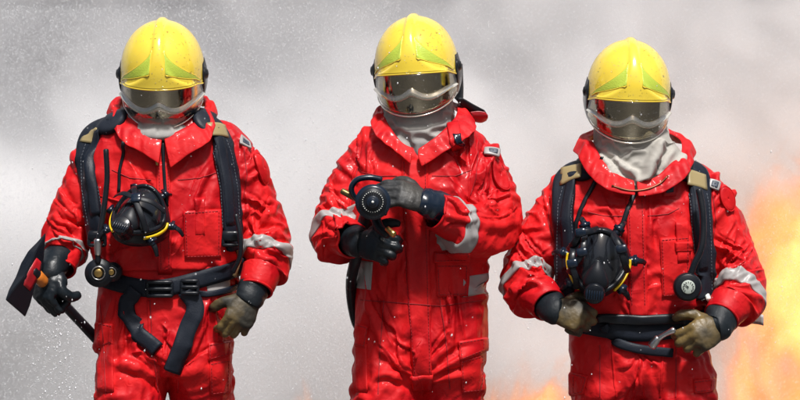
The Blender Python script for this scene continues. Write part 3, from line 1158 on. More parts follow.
def boots(parent, cfg):
    for key in ('legL', 'legR'):
        p = W(*cfg[key][-1][:3])
        v1 = tube([(p[0], p[1], 0.22), (p[0], p[1] + .01, 0.12), (p[0], p[1] - .0, 0.06)], [.06, .056, .055], 4, 18)
        v2 = tube([(p[0], p[1] + .07, 0.05), (p[0], p[1], 0.058), (p[0], p[1] - .10, 0.048), (p[0], p[1] - .17, 0.038)], [(.042, .045), (.048, .05), (.05, .042), (.038, .028)], 4, 18, (0, 0, 1))
        X, F = remesh(*merge(v1, v2), 0.009)
        b = link('boot', mesh_from(smooth(X, F, 3), F), BLACKR, parent)
        out = [(p[0] + math.sin(a) * .052, p[1] - .05 - math.cos(a) * (.145 if math.cos(a) > 0 else .13)) for a in np.linspace(0, 2 * math.pi, 29)[:-1]]
        vs = [(x, y, 0.004) for x, y in out] + [(x, y, 0.03) for x, y in out]
        n = len(out)
        fs = [tuple(range(n))[::-1], tuple(range(n, 2 * n))] + [(i, (i + 1) % n, n + (i + 1) % n, n + i) for i in range(n)]
        pobj('sole', (vs, fs), BLACKR, b, False)

# ------------------------------------------------------------------ person on the left, with the axe
P1 = dict(
    calm=[[(99, 240), (95, 215), (91, 185), (90, 155), (96, 130), (106, 112)], [(233, 248), (231, 225), (229, 190), (223, 155), (216, 128), (211, 112)], [(95, 268), (165, 286), (240, 262)]],
    torso=[(104, 222, 362, -.12, .14), (97, 231, 340, -.150, .16), (96, 236, 305, -.15, .15), (99, 238, 272, -.145, .14), (92, 242, 235, -.165, .15), (86, 242, 190, -.175, .16), (88, 240, 155, -.16, .15), (100, 226, 128, -.13, .13), (120, 207, 113, -.105, .11)],
    armL=[(122, 130, .02, .06), (100, 146, .02, .084), (82, 185, .03, (.086, .09)), (68, 218, .02, (.084, .085)), (64, 243, -.04, .07), (60, 268, -.11, .056)],
    armR=[(206, 127, .02, .06), (226, 142, .02, .086), (246, 180, .04, (.092, .095)), (262, 222, .03, (.092, .09)), (268, 250, -.03, .078), (256, 288, -.11, .060)],
    legL=[(132, 340, 0, (.115, .15)), (130, 385, -.05, (.118, .135)), (130, 420, -.07, (.112, .12)), (129, 480, -.04, (.105, .105)), (128, 550, .05, (.09, .09))],
    legR=[(198, 340, 0, (.112, .15)), (201, 385, .05, (.106, .125)), (202, 420, .09, (.104, .11)), (202, 480, .12, (.105, .105)), (204, 550, .2, (.09, .09))],
    belt=(165, 275, .022),
    folds=lambda r: (
        fan(r, 96, 178, 60, 150, 5, 30, 75, .012, .010) + fan(r, 96, 175, 250, 300, 3, 25, 50, .010, .008)
        + fan(r, 240, 175, 35, 110, 5, 30, 70, .012, .010) + fan(r, 236, 190, -70, -20, 3, 25, 50, .010, .010)
        + fan(r, 84, 240, 90, 200, 6, 25, 55, .010, .011) + fan(r, 244, 248, -20, 100, 7, 25, 60, .010, .012)
        + fan(r, 165, 268, 60, 120, 4, 30, 60, .012, .008) + fan(r, 110, 262, 40, 110, 4, 30, 60, .011, .009) + fan(r, 225, 262, 80, 130, 3, 25, 60, .011, .009)
        + fan(r, 170, 372, 20, 160, 6, 30, 65, .012, .012) + fan(r, 120, 290, 240, 300, 4, 35, 80, .012, .010) + fan(r, 210, 290, 240, 300, 4, 35, 80, .012, .010)
        + [([(128, 150), (140, 175), (150, 195)], .012, .008), ([(215, 150), (200, 172), (188, 205)], .014, .009), ([(58, 175), (70, 198), (90, 212)], .011, .012), ([(52, 200), (66, 215), (88, 224)], .010, .012), ([(250, 205), (262, 232), (288, 240)], .011, .012), ([(244, 222), (258, 246), (284, 256)], .011, .010)]))
P2 = dict(
    torso=[(360, 476, 366, -.12, .14), (353, 484, 342, -.150, .15), (354, 487, 300, -.15, .145), (354, 487, 265, -.15, .145), (350, 490, 230, -.16, .15), (347, 496, 190, -.17, .16), (352, 490, 158, -.155, .15), (370, 474, 134, -.11, .12), (388, 452, 118, -.075, .1)],
    armL=[(388, 138, .02, .058), (368, 150, .02, .080), (349, 182, .01, (.086, .09)), (335, 214, -.02, (.078, .085)), (338, 232, -.09, (.072, .075)), (352, 240, -.19, .062)],
    armR=[(452, 135, .02, .058), (472, 148, .02, .084), (490, 180, .02, (.088, .09)), (495, 210, -.03, (.088, .088)), (478, 222, -.13, (.084, .08)), (458, 220, -.21, .074), (436, 212, -.26, .062)],
    legL=[(388, 340, 0, (.115, .145)), (385, 385, -.04, (.114, .13)), (384, 420, -.05, (.112, .12)), (382, 480, -.02, (.105, .105)), (380, 550, .04, (.09, .09))],
    legR=[(450, 340, 0, (.115, .145)), (451, 385, .03, (.112, .125)), (451, 420, .05, (.110, .115)), (452, 480, .08, (.105, .105)), (452, 550, .14, (.09, .09))],
    folds=lambda r: (
        fan(r, 368, 180, 70, 140, 4, 30, 60, .011, .009) + fan(r, 470, 178, 40, 130, 6, 30, 65, .012, .012) + fan(r, 468, 190, -60, 10, 3, 25, 50, .010, .010)
        + fan(r, 348, 235, 90, 200, 6, 20, 42, .009, .010) + fan(r, 488, 215, 60, 200, 6, 25, 55, .010, .012)
        + fan(r, 420, 375, 20, 160, 7, 30, 70, .012, .013) + fan(r, 400, 225, 240, 290, 4, 50, 120, .014, .010) + fan(r, 445, 240, 250, 300, 4, 50, 120, .014, .010)
        + [([(368, 280), (378, 310), (398, 340)], .014, .012), ([(366, 255), (372, 300), (390, 350)], .013, .012), ([(325, 180), (336, 200), (352, 214)], .011, .011), ([(318, 200), (330, 214), (345, 222)], .010, .010), ([(480, 140), (486, 170), (478, 196)], .012, .012), ([(515, 190), (498, 200), (470, 205)], .011, .012), ([(518, 208), (500, 216), (470, 212)], .011, .010), ([(395, 165), (400, 190), (398, 210)], .013, .008), ([(440, 150), (452, 165), (455, 185)], .012, .009)]))
P3 = dict(
    calm=[[(566, 300), (566, 270), (566, 240), (566, 205), (572, 172), (580, 154)], [(704, 300), (703, 270), (702, 240), (700, 205), (695, 172), (688, 154)], [(560, 318), (640, 328), (708, 316)]],
    torso=[(578, 708, 384, -.12, .14), (571, 714, 358, -.15, .16), (568, 706, 325, -.145, .14), (560, 708, 285, -.165, .15), (556, 712, 235, -.175, .16), (556, 710, 200, -.17, .15), (566, 700, 172, -.13, .13), (590, 676, 152, -.08, .11)],
    armL=[(592, 172, .02, .06), (570, 186, .02, .084), (546, 222, .03, (.09, .095)), (527, 258, .0, (.086, .09)), (530, 283, -.09, (.078, .08)), (548, 304, -.19, .062)],
    armR=[(676, 170, .02, .06), (699, 183, .02, .084), (722, 222, .03, (.09, .095)), (738, 262, .0, (.088, .09)), (738, 290, -.09, (.08, .08)), (722, 316, -.17, .062)],
    legL=[(608, 362, 0, (.12, .15)), (607, 400, .03, (.120, .125)), (606, 435, .05, (.115, .12)), (602, 490, .08, (.105, .105)), (600, 550, .16, (.09, .09))],
    legR=[(680, 362, 0, (.12, .15)), (680, 400, -.04, (.122, .13)), (682, 435, -.06, (.11, .12)), (682, 490, -.04, (.105, .105)), (682, 550, .04, (.09, .09))],
    belt=(636, 325, .022),
    folds=lambda r: (
        fan(r, 562, 222, 60, 140, 5, 30, 65, .012, .010) + fan(r, 560, 225, 240, 300, 4, 25, 50, .010, .009)
        + fan(r, 706, 218, 40, 110, 5, 30, 65, .012, .010) + fan(r, 705, 228, -80, -10, 4, 25, 55, .010, .011)
        + fan(r, 548, 280, 90, 200, 6, 22, 48, .010, .010) + fan(r, 716, 285, -10, 110, 7, 25, 58, .010, .012)
        + fan(r, 640, 318, 60, 130, 4, 30, 55, .012, .008) + fan(r, 640, 345, 230, 310, 5, 30, 65, .012, .010)
        + [([(515, 220), (530, 245), (552, 258)], .011, .012), ([(508, 240), (522, 262), (545, 270)], .010, .011), ([(735, 215), (728, 245), (712, 262)], .011, .012), ([(755, 240), (742, 262), (716, 272)], .011, .012), ([(600, 200), (612, 222), (618, 240)], .013, .008), ([(655, 190), (648, 220), (652, 250)], .013, .009)]))

BV = {}
def base(cfg, key, rootpx, label, seed):
    loc = W(rootpx, 0, 0); loc[2] = 0
    p = empty('person', tuple(loc), label=label, category='firefighter', group='firefighters walking abreast')
    cv, bv, limbs = coverall(p, cfg, seed)
    boots(p, cfg)
    BV[key] = bv
    return p, cv, bv, limbs

p1, cov1, bv1, limbs1 = base(P1, 'p1', 165, 'firefighter in a wet red coverall with head bowed, a black axe in one hand', 11)
p2, cov2, bv2, limbs2 = base(P2, 'p2', 418, 'firefighter in a red coverall holding a hose nozzle in both gloved hands', 23)
p3, cov3, bv3, limbs3 = base(P3, 'p3', 632, 'firefighter in a red coverall with beige hood cloth and both hands closed at the belt', 35)

# collars
collar(cov1, [
    [(162, 139, -0.16), (160, 148, -0.182), (157.84, 160.96, -0.192)],
    [(148, 131, -0.145), (142, 136, -0.168), (141.28, 149.68, -0.184)],
    [(131, 122, -0.11), (123, 125, -0.135), (122.28, 138.68, -0.165)],
    [(122, 112, -0.05), (115, 110, -0.07), (112.12, 121.52, -0.1)],
    [(121, 102, 0.03), (114, 99, 0.03), (109.68, 109.08, 0.05)],
    [(135, 96, 0.11), (131, 93, 0.13), (128.12, 102.36, 0.18)],
    [(163, 94, 0.13), (163, 91, 0.16), (163.0, 100.36, 0.21)],
    [(192, 96, 0.11), (196, 93, 0.13), (198.88, 102.36, 0.18)],
    [(204, 102, 0.03), (211, 99, 0.03), (214.6, 109.08, 0.05)],
    [(202, 112, -0.05), (209, 111, -0.07), (214.76, 123.24, -0.1)],
    [(194, 122, -0.11), (202, 126, -0.135), (208.48, 138.96, -0.165)],
    [(179, 130, -0.145), (186, 136, -0.168), (190.32, 150.4, -0.184)],
    [(164, 138, -0.16), (167, 148, -0.184), (171.32, 165.28, -0.194)]], 3, t=.004)
collar(cov2, [
    [(413, 148, -0.16), (411, 153, -0.175), (410.28, 162.36, -0.182)],
    [(402, 142, -0.145), (398, 144, -0.158), (396.56, 149.76, -0.17)],
    [(391, 128, -0.11), (384, 129, -0.13), (378.96, 135.48, -0.145)],
    [(385, 116, -0.05), (378, 115, -0.06), (371.52, 122.92, -0.09)],
    [(386, 108, 0.03), (380, 105, 0.03), (375.68, 112.92, 0.05)],
    [(398, 103, 0.1), (396, 100, 0.12), (393.12, 107.92, 0.17)],
    [(420, 102, 0.12), (420, 99, 0.15), (420.0, 106.92, 0.2)],
    [(444, 103, 0.1), (448, 100, 0.12), (450.88, 107.92, 0.17)],
    [(456, 107, 0.03), (463, 105, 0.03), (469.48, 114.36, 0.05)],
    [(456, 115, -0.05), (465, 115, -0.06), (475.8, 124.36, -0.09)],
    [(447, 126, -0.11), (456, 128, -0.13), (466.08, 135.2, -0.145)],
    [(434, 138, -0.145), (440, 141, -0.158), (447.2, 147.48, -0.17)],
    [(418, 149, -0.16), (419, 155, -0.175), (422.6, 164.36, -0.182)]], 4, t=.004)
collar(cov3, [
    [(634, 180, -0.172), (634, 184, -0.184), (634.0, 193.36, -0.192)],
    [(616, 173, -0.16), (611, 177, -0.175), (609.56, 187.8, -0.188)],
    [(602, 158, -0.125), (595, 160, -0.148), (589.96, 172.96, -0.165)],
    [(594, 144, -0.06), (586, 142, -0.08), (578.8, 154.96, -0.1)],
    [(589, 138, 0.02), (581, 135, 0.02), (575.24, 145.8, 0.04)],
    [(602, 132, 0.11), (598, 128, 0.13), (595.12, 138.08, 0.18)],
    [(632, 130, 0.13), (632, 126, 0.16), (632.0, 134.64, 0.22)],
    [(662, 132, 0.11), (666, 128, 0.13), (668.88, 138.08, 0.18)],
    [(680, 140, 0.02), (688, 138, 0.02), (693.04, 148.08, 0.04)],
    [(680, 154, -0.06), (687, 154, -0.08), (692.04, 162.64, -0.1)],
    [(670, 164, -0.125), (677, 165, -0.148), (683.48, 176.52, -0.165)],
    [(655, 177, -0.16), (659, 180, -0.175), (661.16, 190.08, -0.188)],
    [(637, 181, -0.172), (638, 185, -0.184), (639.44, 194.36, -0.192)]], 5, t=.004)

# heads
hl1, M1 = helmet(p1, W(163, 75, -.05), R(24), R(0), R(0))
hl2, M2 = helmet(p2, W(417, 71, -.03), R(11), R(-9), R(-3))
hl3, M3 = helmet(p3, W(628, 95, -.04), R(14), R(1), R(2))
body(p1, P1, W(163, 78, -.02), 0); body(p2, P2, W(417, 72, 0), 0); body(p3, P3, W(628, 95, 0), 0)
face_hood(p1, [(163, 150, -.01, .08, .08, .10), (163, 140, -.03, .080, .085, .12), (163, 132, -.03, .092, .122, .13), (163, 120, -.03, .110, .132, .13), (163, 98, -.02, .118, .12, .12), (163, 80, -.01, .112, .11, .11)], HOOD_G, 1)
face_hood(p2, [(418, 160, .0, .09, .12, .10), (418, 146, -.01, .085, .125, .11), (418, 130, -.01, .10, .125, .11), (418, 115, -.01, .112, .125, .12), (418, 95, -.0, .118, .11, .12), (418, 75, .0, .11, .10, .11)], HOOD_G, 2, folds=[([(396, 118), (406, 138), (414, 156)], .012, .010), ([(442, 118), (432, 136), (422, 152)], .012, .010)])
face_hood(p3, [(632, 196, -.01, .08, .07, .10), (632, 182, -.02, .12, .122, .13), (634, 164, -.02, .155, .145, .14), (636, 148, -.02, .150, .135, .14), (632, 130, -.02, .128, .125, .13), (629, 105, -.01, .115, .11, .12)], HOOD_B, 3, folds=[([(598, 140), (612, 162), (632, 178)], .014, .014), ([(664, 128), (652, 152), (640, 178)], .016, .022), ([(690, 140), (676, 160), (660, 182)], .014, .018), ([(604, 132), (620, 156), (640, 168)], .012, .010)], g=0.2)

# ------------------------------------------------------------------ things sewn on the coveralls
def seam(bv, path, parent, wd=0.007, name='seam', mat=RED, t=0.0016):
    return ribbon(name, bv, path, wd, mat, parent, t=t, off=0.0012, sm=1, n=8, nv=3)

ZIPM = M('dark_brass_zip', (0.20, 0.06, 0.03), 0.4, 0.6)
# person on the left
ring('sleeve_band', bv1, W(62, 247, -.07), W(61, 268, -.11) - W(66, 222, .0), .030, REFLECT, cov1, rmax=.13, off=.0026, sm=3, t=.0012, seg=120, nv=9)
ring('sleeve_band', bv1, W(269, 253, -.04), W(258, 285, -.11) - W(270, 225, .02), .042, REFLECT, cov1, rmax=.13, off=.0026, sm=3, t=.0012, seg=120, nv=9)
panel('chest_pocket', bv1, [(183, 211), (221, 209), (221, 258), (185, 259)], RED, cov1, t=.008)
panel('pocket_tab', bv1, [(194, 198), (205, 197), (205, 236), (195, 237)], RED, cov1, nx=8, t=.010)
panel('placket', bv1, [(156, 162), (170, 162), (172, 274), (158, 274)], RED, cov1, nx=8, ny=24, t=.004)
panel('thigh_pocket_flap', bv1, [(97, 322), (113, 324), (113, 344), (97, 348)], RED, cov1, t=.009)
panel('thigh_pocket', bv1, [(97, 340), (113, 338), (114, 392), (98, 392)], RED, cov1, t=.005)
panel('thigh_pocket_flap', bv1, [(208, 343), (232, 340), (231, 356), (208, 361)], RED, cov1, t=.009)
panel('thigh_pocket', bv1, [(209, 354), (231, 352), (230, 394), (210, 396)], RED, cov1, t=.005)
panel('hip_band', bv1, [(206, 282), (229, 274), (230, 291), (208, 295)], REFLECT, cov1, t=.002)
disc('rank_patch', bv1, (245, 143), 7, 6, REFLECT, cov1, t=.002, rot=.5)
disc('rank_patch', bv1, (245, 143), 4, 3.4, BLUEP, cov1, t=.0035, rot=.5)
disc('shoulder_badge', bv1, (264, 168), 8, 17, RED, cov1, t=.003, rot=-.35)
ribbon('zip', bv1, [(158, 136), (158, 150), (157, 166)], .008, BRASS, cov1, t=.002, off=.012, n=6, nv=3)
seam(bv1, [(148, 300), (150, 340), (158, 392)], cov1)
seam(bv1, [(186, 300), (184, 340), (178, 392)], cov1)
seam(bv1, [(100, 196), (130, 203), (152, 202)], cov1)

# person in the middle
ring('sleeve_band', bv2, W(334, 226, -.055), W(338, 238, -.10) - W(334, 208, -.01), .036, REFLECT, cov2, rmax=.13, off=.0026, sm=3, t=.0012, seg=120, nv=9)
ring('sleeve_band', bv2, W(458, 219, -.21), W(436, 212, -.26) - W(484, 224, -.11), .050, REFLECT, cov2, rmax=.13, off=.0026, sm=3, t=.0012, seg=120, nv=9)
panel('torso_band', bv2, [(463, 277), (488, 273), (488, 293), (463, 297)], REFLECT, cov2, t=.002)
panel('torso_band', bv2, [(358, 260), (373, 262), (371, 290), (357, 288)], REFLECT, cov2, t=.002)
panel('placket', bv2, [(401, 160), (428, 160), (432, 378), (413, 380)], RED, cov2, nx=8, ny=40, t=.005)
panel('placket_end', bv2, [(411, 376), (433, 375), (432, 390), (412, 391)], RED, cov2, nx=8, ny=6, t=.009)
panel('chest_pocket_flap', bv2, [(434, 252), (470, 252), (470, 262), (434, 263)], RED, cov2, t=.008)
panel('chest_pocket', bv2, [(436, 260), (469, 260), (468, 296), (437, 297)], RED, cov2, t=.004)
panel('thigh_pocket_flap', bv2, [(352, 322), (369, 326), (366, 348), (352, 346)], RED, cov2, t=.009)
panel('thigh_pocket', bv2, [(353, 342), (367, 344), (368, 392), (354, 392)], RED, cov2, t=.005)
panel('thigh_pocket_flap', bv2, [(458, 341), (486, 337), (486, 352), (460, 361)], RED, cov2, t=.009)
panel('thigh_pocket', bv2, [(460, 355), (485, 348), (484, 392), (462, 394)], RED, cov2, t=.005)
disc('rank_patch', bv2, (492, 152), 8, 5, REFLECT, cov2, t=.002, rot=.4)
disc('rank_patch', bv2, (492, 152), 5, 3, BLUEP, cov2, t=.0035, rot=.4)
disc('shoulder_badge', bv2, (500, 175), 9, 17, RED, cov2, t=.003, rot=-.1)
seam(bv2, [(356, 168), (352, 190), (350, 212)], cov2)
seam(bv2, [(478, 140), (470, 175), (468, 200)], cov2)
cb2 = objs_bvh(cov2, [o for o in cov2.children if o.name.startswith('collar')][0])
panel('collar_tab', cb2, [(447, 124), (458, 122), (463, 148), (451, 150)], RED, cov2, nx=8, ny=10, t=.006, off=.004)
panel('snap_patch', cb2, [(453, 136), (461, 135), (462, 144), (454, 145)], NAVYP, cov2, nx=6, ny=6, t=.002, off=.012)

# person on the right
ring('sleeve_band', bv3, W(532, 275, -.06), W(542, 300, -.15) - W(528, 255, -.0), .036, REFLECT, cov3, rmax=.13, off=.0026, sm=3, t=.0012, seg=120, nv=9)
ring('sleeve_band', bv3, W(738, 288, -.08), W(722, 318, -.17) - W(740, 262, .0), .048, REFLECT, cov3, rmax=.13, off=.0026, sm=3, t=.0012, seg=120, nv=9)
panel('chest_pocket', bv3, [(660, 238), (690, 236), (690, 296), (662, 298)], RED, cov3, t=.005)
panel('pocket_tab', bv3, [(675, 222), (687, 221), (688, 262), (677, 263)], RED, cov3, nx=8, t=.011)
panel('pocket_tab', bv3, [(674, 242), (690, 241), (690, 252), (675, 253)], RED, cov3, nx=8, t=.015)
panel('snap_patch', bv3, [(662, 183), (675, 182), (676, 196), (663, 197)], RED, cov3, nx=8, ny=8, t=.005)
panel('snap_patch', bv3, [(665, 186), (673, 185), (673, 193), (666, 194)], NAVYP, cov3, nx=6, ny=6, t=.008)
panel('placket', bv3, [(626, 196), (645, 196), (648, 318), (630, 318)], RED, cov3, nx=8, ny=24, t=.005)
disc('rank_patch', bv3, (714, 185), 6, 5, REFLECT, cov3, t=.001, rot=.4)
disc('rank_patch', bv3, (714, 185), 3.4, 3.4, BLUEP, cov3, t=.0035, rot=.4)
disc('shoulder_badge', bv3, (727, 199), 8, 13, RED, cov3, t=.003, rot=-.4)
panel('thigh_pocket_flap', bv3, [(571, 372), (588, 376), (584, 394), (571, 396)], RED, cov3, t=.009)
panel('thigh_pocket_flap', bv3, [(693, 380), (714, 378), (713, 392), (694, 394)], RED, cov3, t=.009)
seam(bv3, [(612, 345), (614, 372), (616, 398)], cov3)
seam(bv3, [(664, 345), (662, 372), (660, 398)], cov3)
cb3 = objs_bvh(cov3, [o for o in cov3.children if o.name.startswith('collar')][0])
ribbon('zip', cb3, [(612, 186), (632, 191), (654, 187), (668, 176)], .006, ZIPM, cov3, t=.0015, off=.002, n=6, nv=3)

# ------------------------------------------------------------------ gloves
rel = [(35, 55, 35), (42, 60, 38), (48, 62, 40), (55, 62, 40)]
fist = [(62, 88, 52), (66, 90, 55), (70, 90, 55), (74, 88, 52)]
grip = [(55, 72, 45), (58, 75, 45), (60, 75, 45), (62, 72, 42)]
# left person: near hand round the axe handle, other hand hanging half closed
h1 = Vector((0.42, 0.62, -0.50)).normalized()
gl1 = glove(p1, W(51, 268, -.15), (-.22, -.20, -1), (-.70, -.66, .25), False, [(60, 88, 50), (62, 88, 50), (64, 88, 50), (66, 85, 50)], GLOVE_K, GLOVE_K, cuff_len=.07, cuff_dir=W(64, 245, -.05) - W(51, 268, -.15), size=1.2, seed=1, thumb=(75, 45), thumb_in=.3)
glove(p1, W(251, 296, -.135), (-.42, -.30, -.86), (.30, -.95, .12), True, rel, GLOVE_O, GLOVE_K, cuff_len=.085, cuff_dir=W(264, 262, -.06) - W(251, 296, -.135), size=1.12, seed=2, thumb=(45, 30))
# middle person: both hands on the nozzle
glove(p2, W(357, 243, -.225), (.62, -.55, -.08), (-.35, -.82, .25), False, [(45, 70, 40), (50, 72, 40), (55, 72, 40), (58, 70, 40)], GLOVE_K, GLOVE_K, cuff_len=.075, cuff_dir=W(345, 236, -.14) - W(357, 243, -.225), size=1.12, seed=3, thumb=(20, 20))
glove(p2, W(428, 203, -.285), (-.88, -.22, .30), (.10, -.75, .62), True, [(30, 38, 25), (32, 42, 25), (34, 45, 28), (36, 48, 30)], GLOVE_G, NAVYP, cuff_len=.075, cuff_dir=W(452, 212, -.23) - W(428, 203, -.285), size=1.14, seed=4, thumb=(30, 20))
# right person: both hands closed at the belt
glove(p3, W(552, 309, -.225), (.80, -.35, -.22), (-.25, -.85, .42), False, fist, GLOVE_O, GLOVE_K, cuff_len=.08, cuff_dir=W(536, 296, -.13) - W(552, 309, -.225), size=1.16, seed=5)
glove(p3, W(721, 325, -.205), (-.72, -.40, -.34), (.30, -.88, .30), True, [(40, 60, 40), (48, 66, 42), (55, 70, 45), (60, 72, 45)], GLOVE_O, GLOVE_K, cuff_len=.07, cuff_dir=W(732, 300, -.12) - W(721, 325, -.205), size=1.16, seed=6, thumb=(35, 25))

# ------------------------------------------------------------------ breathing apparatus worn by two of them
def cyl(parent, c, name='air_cylinder'):
    x, y, z = c
    v = tube([(x, y, z - .25), (x, y, z - .22), (x, y, z + .22), (x, y, z + .27), (x, y, z + .30)], [.055, .08, .08, .055, .02], 5, 28)
    return pobj(name, v, YELLOW, parent)

def apparatus(pobj_, cfgk, bv, cov, label):
    r = empty('breathing_apparatus', tuple(pobj_.location), label=label, category='breathing apparatus', group='harnesses of the breathing apparatus')
    return r

a1 = apparatus(p1, 'p1', bv1, cov1, 'black harness with padded shoulder straps on the firefighter with the axe')
a3 = apparatus(p3, 'p3', bv3, cov3, 'black harness with dial gauge on the firefighter wearing a beige hood')

def shoulder_strap(bv, root, path, width, back, band, bandpx, buckle):
    st = ribbon('shoulder_strap', bv, path, width, DARKWEB, root, t=.009, off=.012, sm=12, n=12, nv=9, crown=.12, extra=back)
    # binding along both edges
    bb = objs_bvh(st)
    rb = ribbon('reflective_band', bb, bandpx, .080, band, st, t=.002, off=.0015, sm=2, n=6, nv=7)
    web = ribbon('webbing', bb, path[1:-1], width * .45, DARKWEB, st, t=.002, off=.0005, sm=2, n=8, nv=5)
    for q in buckle:
        h, n_ = hit(bb, *q)
        v = []
        b = W(q[0], q[1], h[1] - .012)
        w2, h2 = .026, .018
        v1 = tube([(b[0] - w2, b[1], b[2]), (b[0] + w2, b[1], b[2])], [(.018, .008), (.018, .008)], 3, 12)
        v2 = tube([(b[0] - w2, b[1], b[2] - .03), (b[0] + w2, b[1], b[2] - .03)], [(.006, .007)] * 2, 3, 10)
        v3 = tube([(b[0] - w2, b[1], b[2]), (b[0] - w2, b[1], b[2] - .03)], [.006, .006], 3, 10)
        v4 = tube([(b[0] + w2, b[1], b[2]), (b[0] + w2, b[1], b[2] - .03)], [.006, .006], 3, 10)
        pobj('buckle', merge(v1, v2, v3, v4), BLACKP, st)
    return st

cbb1 = objs_bvh(cov1, [o for o in cov1.children if o.name.startswith('collar')][0])
sl = shoulder_strap(bv1, a1, [(99, 240), (95, 215), (91, 185), (90, 155), (96, 130), (106, 112)], .082, [W(112, 104, .03), W(116, 108, .12), W(116, 125, .19)], REFLECT_Y, [(89, 143), (94, 130)], [(97, 236)])
sr = shoulder_strap(bv1, a1, [(233, 248), (231, 225), (229, 190), (223, 155), (216, 128), (211, 112)], .082, [W(206, 104, .03), W(202, 108, .12), W(200, 125, .19)], REFLECT_Y, [(221, 136), (217, 123)], [(231, 236)])
b1 = ring('waist_belt', bv1, W(165, 268, 0), (0, 0, 1), .058, DARKWEB, a1, dip=lambda d: -.062 * max(0, -d.y) ** 1.3 + .012 * d.x, t=.007, off=.004, seg=90, sm=6, rmax=.32)
bb1 = objs_bvh(cov1, b1)
ribbon('belt_tail', bb1, [(136, 290), (128, 305), (135, 328), (158, 350)], .052, DARKWEB, a1, t=.0025, off=.013, sm=5, nv=5)
ribbon('belt_tail', bb1, [(186, 290), (195, 308), (184, 338), (171, 371)], .058, DARKWEB, a1, t=.0025, off=.013, sm=5, nv=5)
ribbon('side_strap', bb1, [(180, 290), (210, 294), (238, 284)], .02, DARKWEB, a1, t=.004, off=.006, sm=3, nv=5)
def buckle_at(bv, root, q, w2, h2, parent=None):
    h, n_ = hit(bv, *q)
    b = np.array(h) + np.array([0, -.010, 0])
    v = [tube([(b[0] - w2, b[1], b[2] + s_ * h2), (b[0] + w2, b[1], b[2] + s_ * h2)], [(.007, .008)] * 2, 3, 10) for s_ in (-1, 0, 1)]
    v += [tube([(b[0] + s_ * w2, b[1], b[2] + h2), (b[0] + s_ * w2, b[1], b[2] - h2)], [.006, .006], 3, 10) for s_ in (-1, 1)]
    return pobj('buckle', merge(*v), BLACKP, root)
buckle_at(bb1, b1, (160, 289), .04, .022); buckle_at(bb1, b1, (190, 287), .026, .02)
h_, _ = hit(bv1, 97, 272)
def reg(root, px, py, y, r, face=BRASS, name='pressure_regulator'):
    c = W(px, py, y)
    o = pobj(name, rod([(c[0], c[1] + .05, c[2]), (c[0], c[1] + .03, c[2]), (c[0], c[1], c[2]), (c[0], c[1] - .010, c[2])], [r * .8, r, r, r * .7], 4, 28), BLACKP, root)
    pobj('valve_cap', rod([(c[0], c[1] - .008, c[2]), (c[0], c[1] - .019, c[2])], [r * .36, r * .28], 3, 18), face, o)
    pobj('cap_ring', tube([(c[0] + math.cos(a) * r * .45, c[1] - .014, c[2] + math.sin(a) * r * .45) for a in np.linspace(0, 2 * math.pi, 19)], [.002] * 19, 2, 6), STEEL, o)
    return o
reg(a1, 99, 273, -.20, .047)
reg(a1, 112, 272, -.19, .032)
pobj('air_hose', tube([W(106, 150, -.21), W(107, 180, -.215), W(103, 215, -.22), W(98, 245, -.22), W(98, 262, -.21)], [.009] * 5, 8, 12), BLACKR, a1)
pobj('hose_coupling', tube([W(98, 240, -.222), W(98, 254, -.215)], [.013, .012], 3, 14), STEEL, a1)
pobj('air_hose', tube([W(236, 215, -.19), W(240, 235, -.20), W(240, 256, -.19), W(233, 272, -.17)], [.008] * 4, 8, 12), BLACKR, a1)
ribbon('side_strap', bv1, [(237, 240), (238, 258), (232, 276)], .016, REFLECT_Y, a1, t=.003, off=.012, n=8, nv=3)
cyl(a1, (W(163, 0)[0], .27, W(0, 205)[2]))
v_, f_ = sections([(W(163, 0)[0], .19, W(0, 290)[2], .14, .012, .012), (W(163, 0)[0], .185, W(0, 210)[2], .10, .012, .012), (W(163, 0)[0], .18, W(0, 130)[2], .12, .012, .012)], 24)
pobj('back_plate', (v_, f_), BLACKP, a1)

shoulder_strap(bv3, a3, [(566, 300), (566, 270), (566, 240), (566, 205), (572, 172), (580, 154)], .082, [W(586, 146, .03), W(590, 150, .12), W(590, 165, .19)], REFLECT_Y, [(570, 181), (572, 166)], [])
shoulder_strap(bv3, a3, [(704, 300), (703, 270), (702, 240), (700, 205), (695, 172), (688, 154)], .082, [W(682, 146, .03), W(678, 150, .12), W(676, 165, .19)], REFLECT_Y, [(698, 187), (696, 172)], [])
b3 = ring('waist_belt', bv3, W(636, 316, 0), (0, 0, 1), .072, DARKWEB, a3, dip=lambda d: -.040 * max(0, -d.y) ** 1.3, t=.007, off=.004, seg=90, sm=6, rmax=.32)
bb3 = objs_bvh(cov3, b3)
ribbon('belt_tail', bb3, [(604, 326), (616, 342), (640, 349), (672, 353)], .030, DARKWEB, a3, t=.006, off=.012, sm=6, nv=5)
ribbon('belt_tail', bb3, [(598, 318), (640, 320), (684, 318)], .034, BLACKP, a3, t=.005, off=.008, sm=6, nv=5)
pobj('buckle', merge(tube([W(655, 341, -.235), W(664, 335, -.25), W(674, 330, -.26)], [.012, .008, .011], 4, 12), tube([W(652, 346, -.232), W(658, 338, -.24)], [.015, .012], 3, 12)), STEEL, b3)
pobj('air_hose', tube([W(699, 190, -.20), W(703, 215, -.21), W(702, 245, -.22), W(694, 265, -.225), W(689, 280, -.22)], [.011] * 5, 8, 12), BLACKR, a3)
c = W(688, 287, -.235)
gz = pobj('pressure_gauge', rod([(c[0], c[1] + .045, c[2]), (c[0], c[1] + .03, c[2]), (c[0], c[1] + .004, c[2]), (c[0], c[1] - .003, c[2])], [.04, .046, .046, .041], 4, 32), BLACKP, a3)
pobj('dial', rod([(c[0], c[1] - .002, c[2]), (c[0], c[1] - .008, c[2])], [.023, .022], 2, 32), DIAL, gz)
mk = []
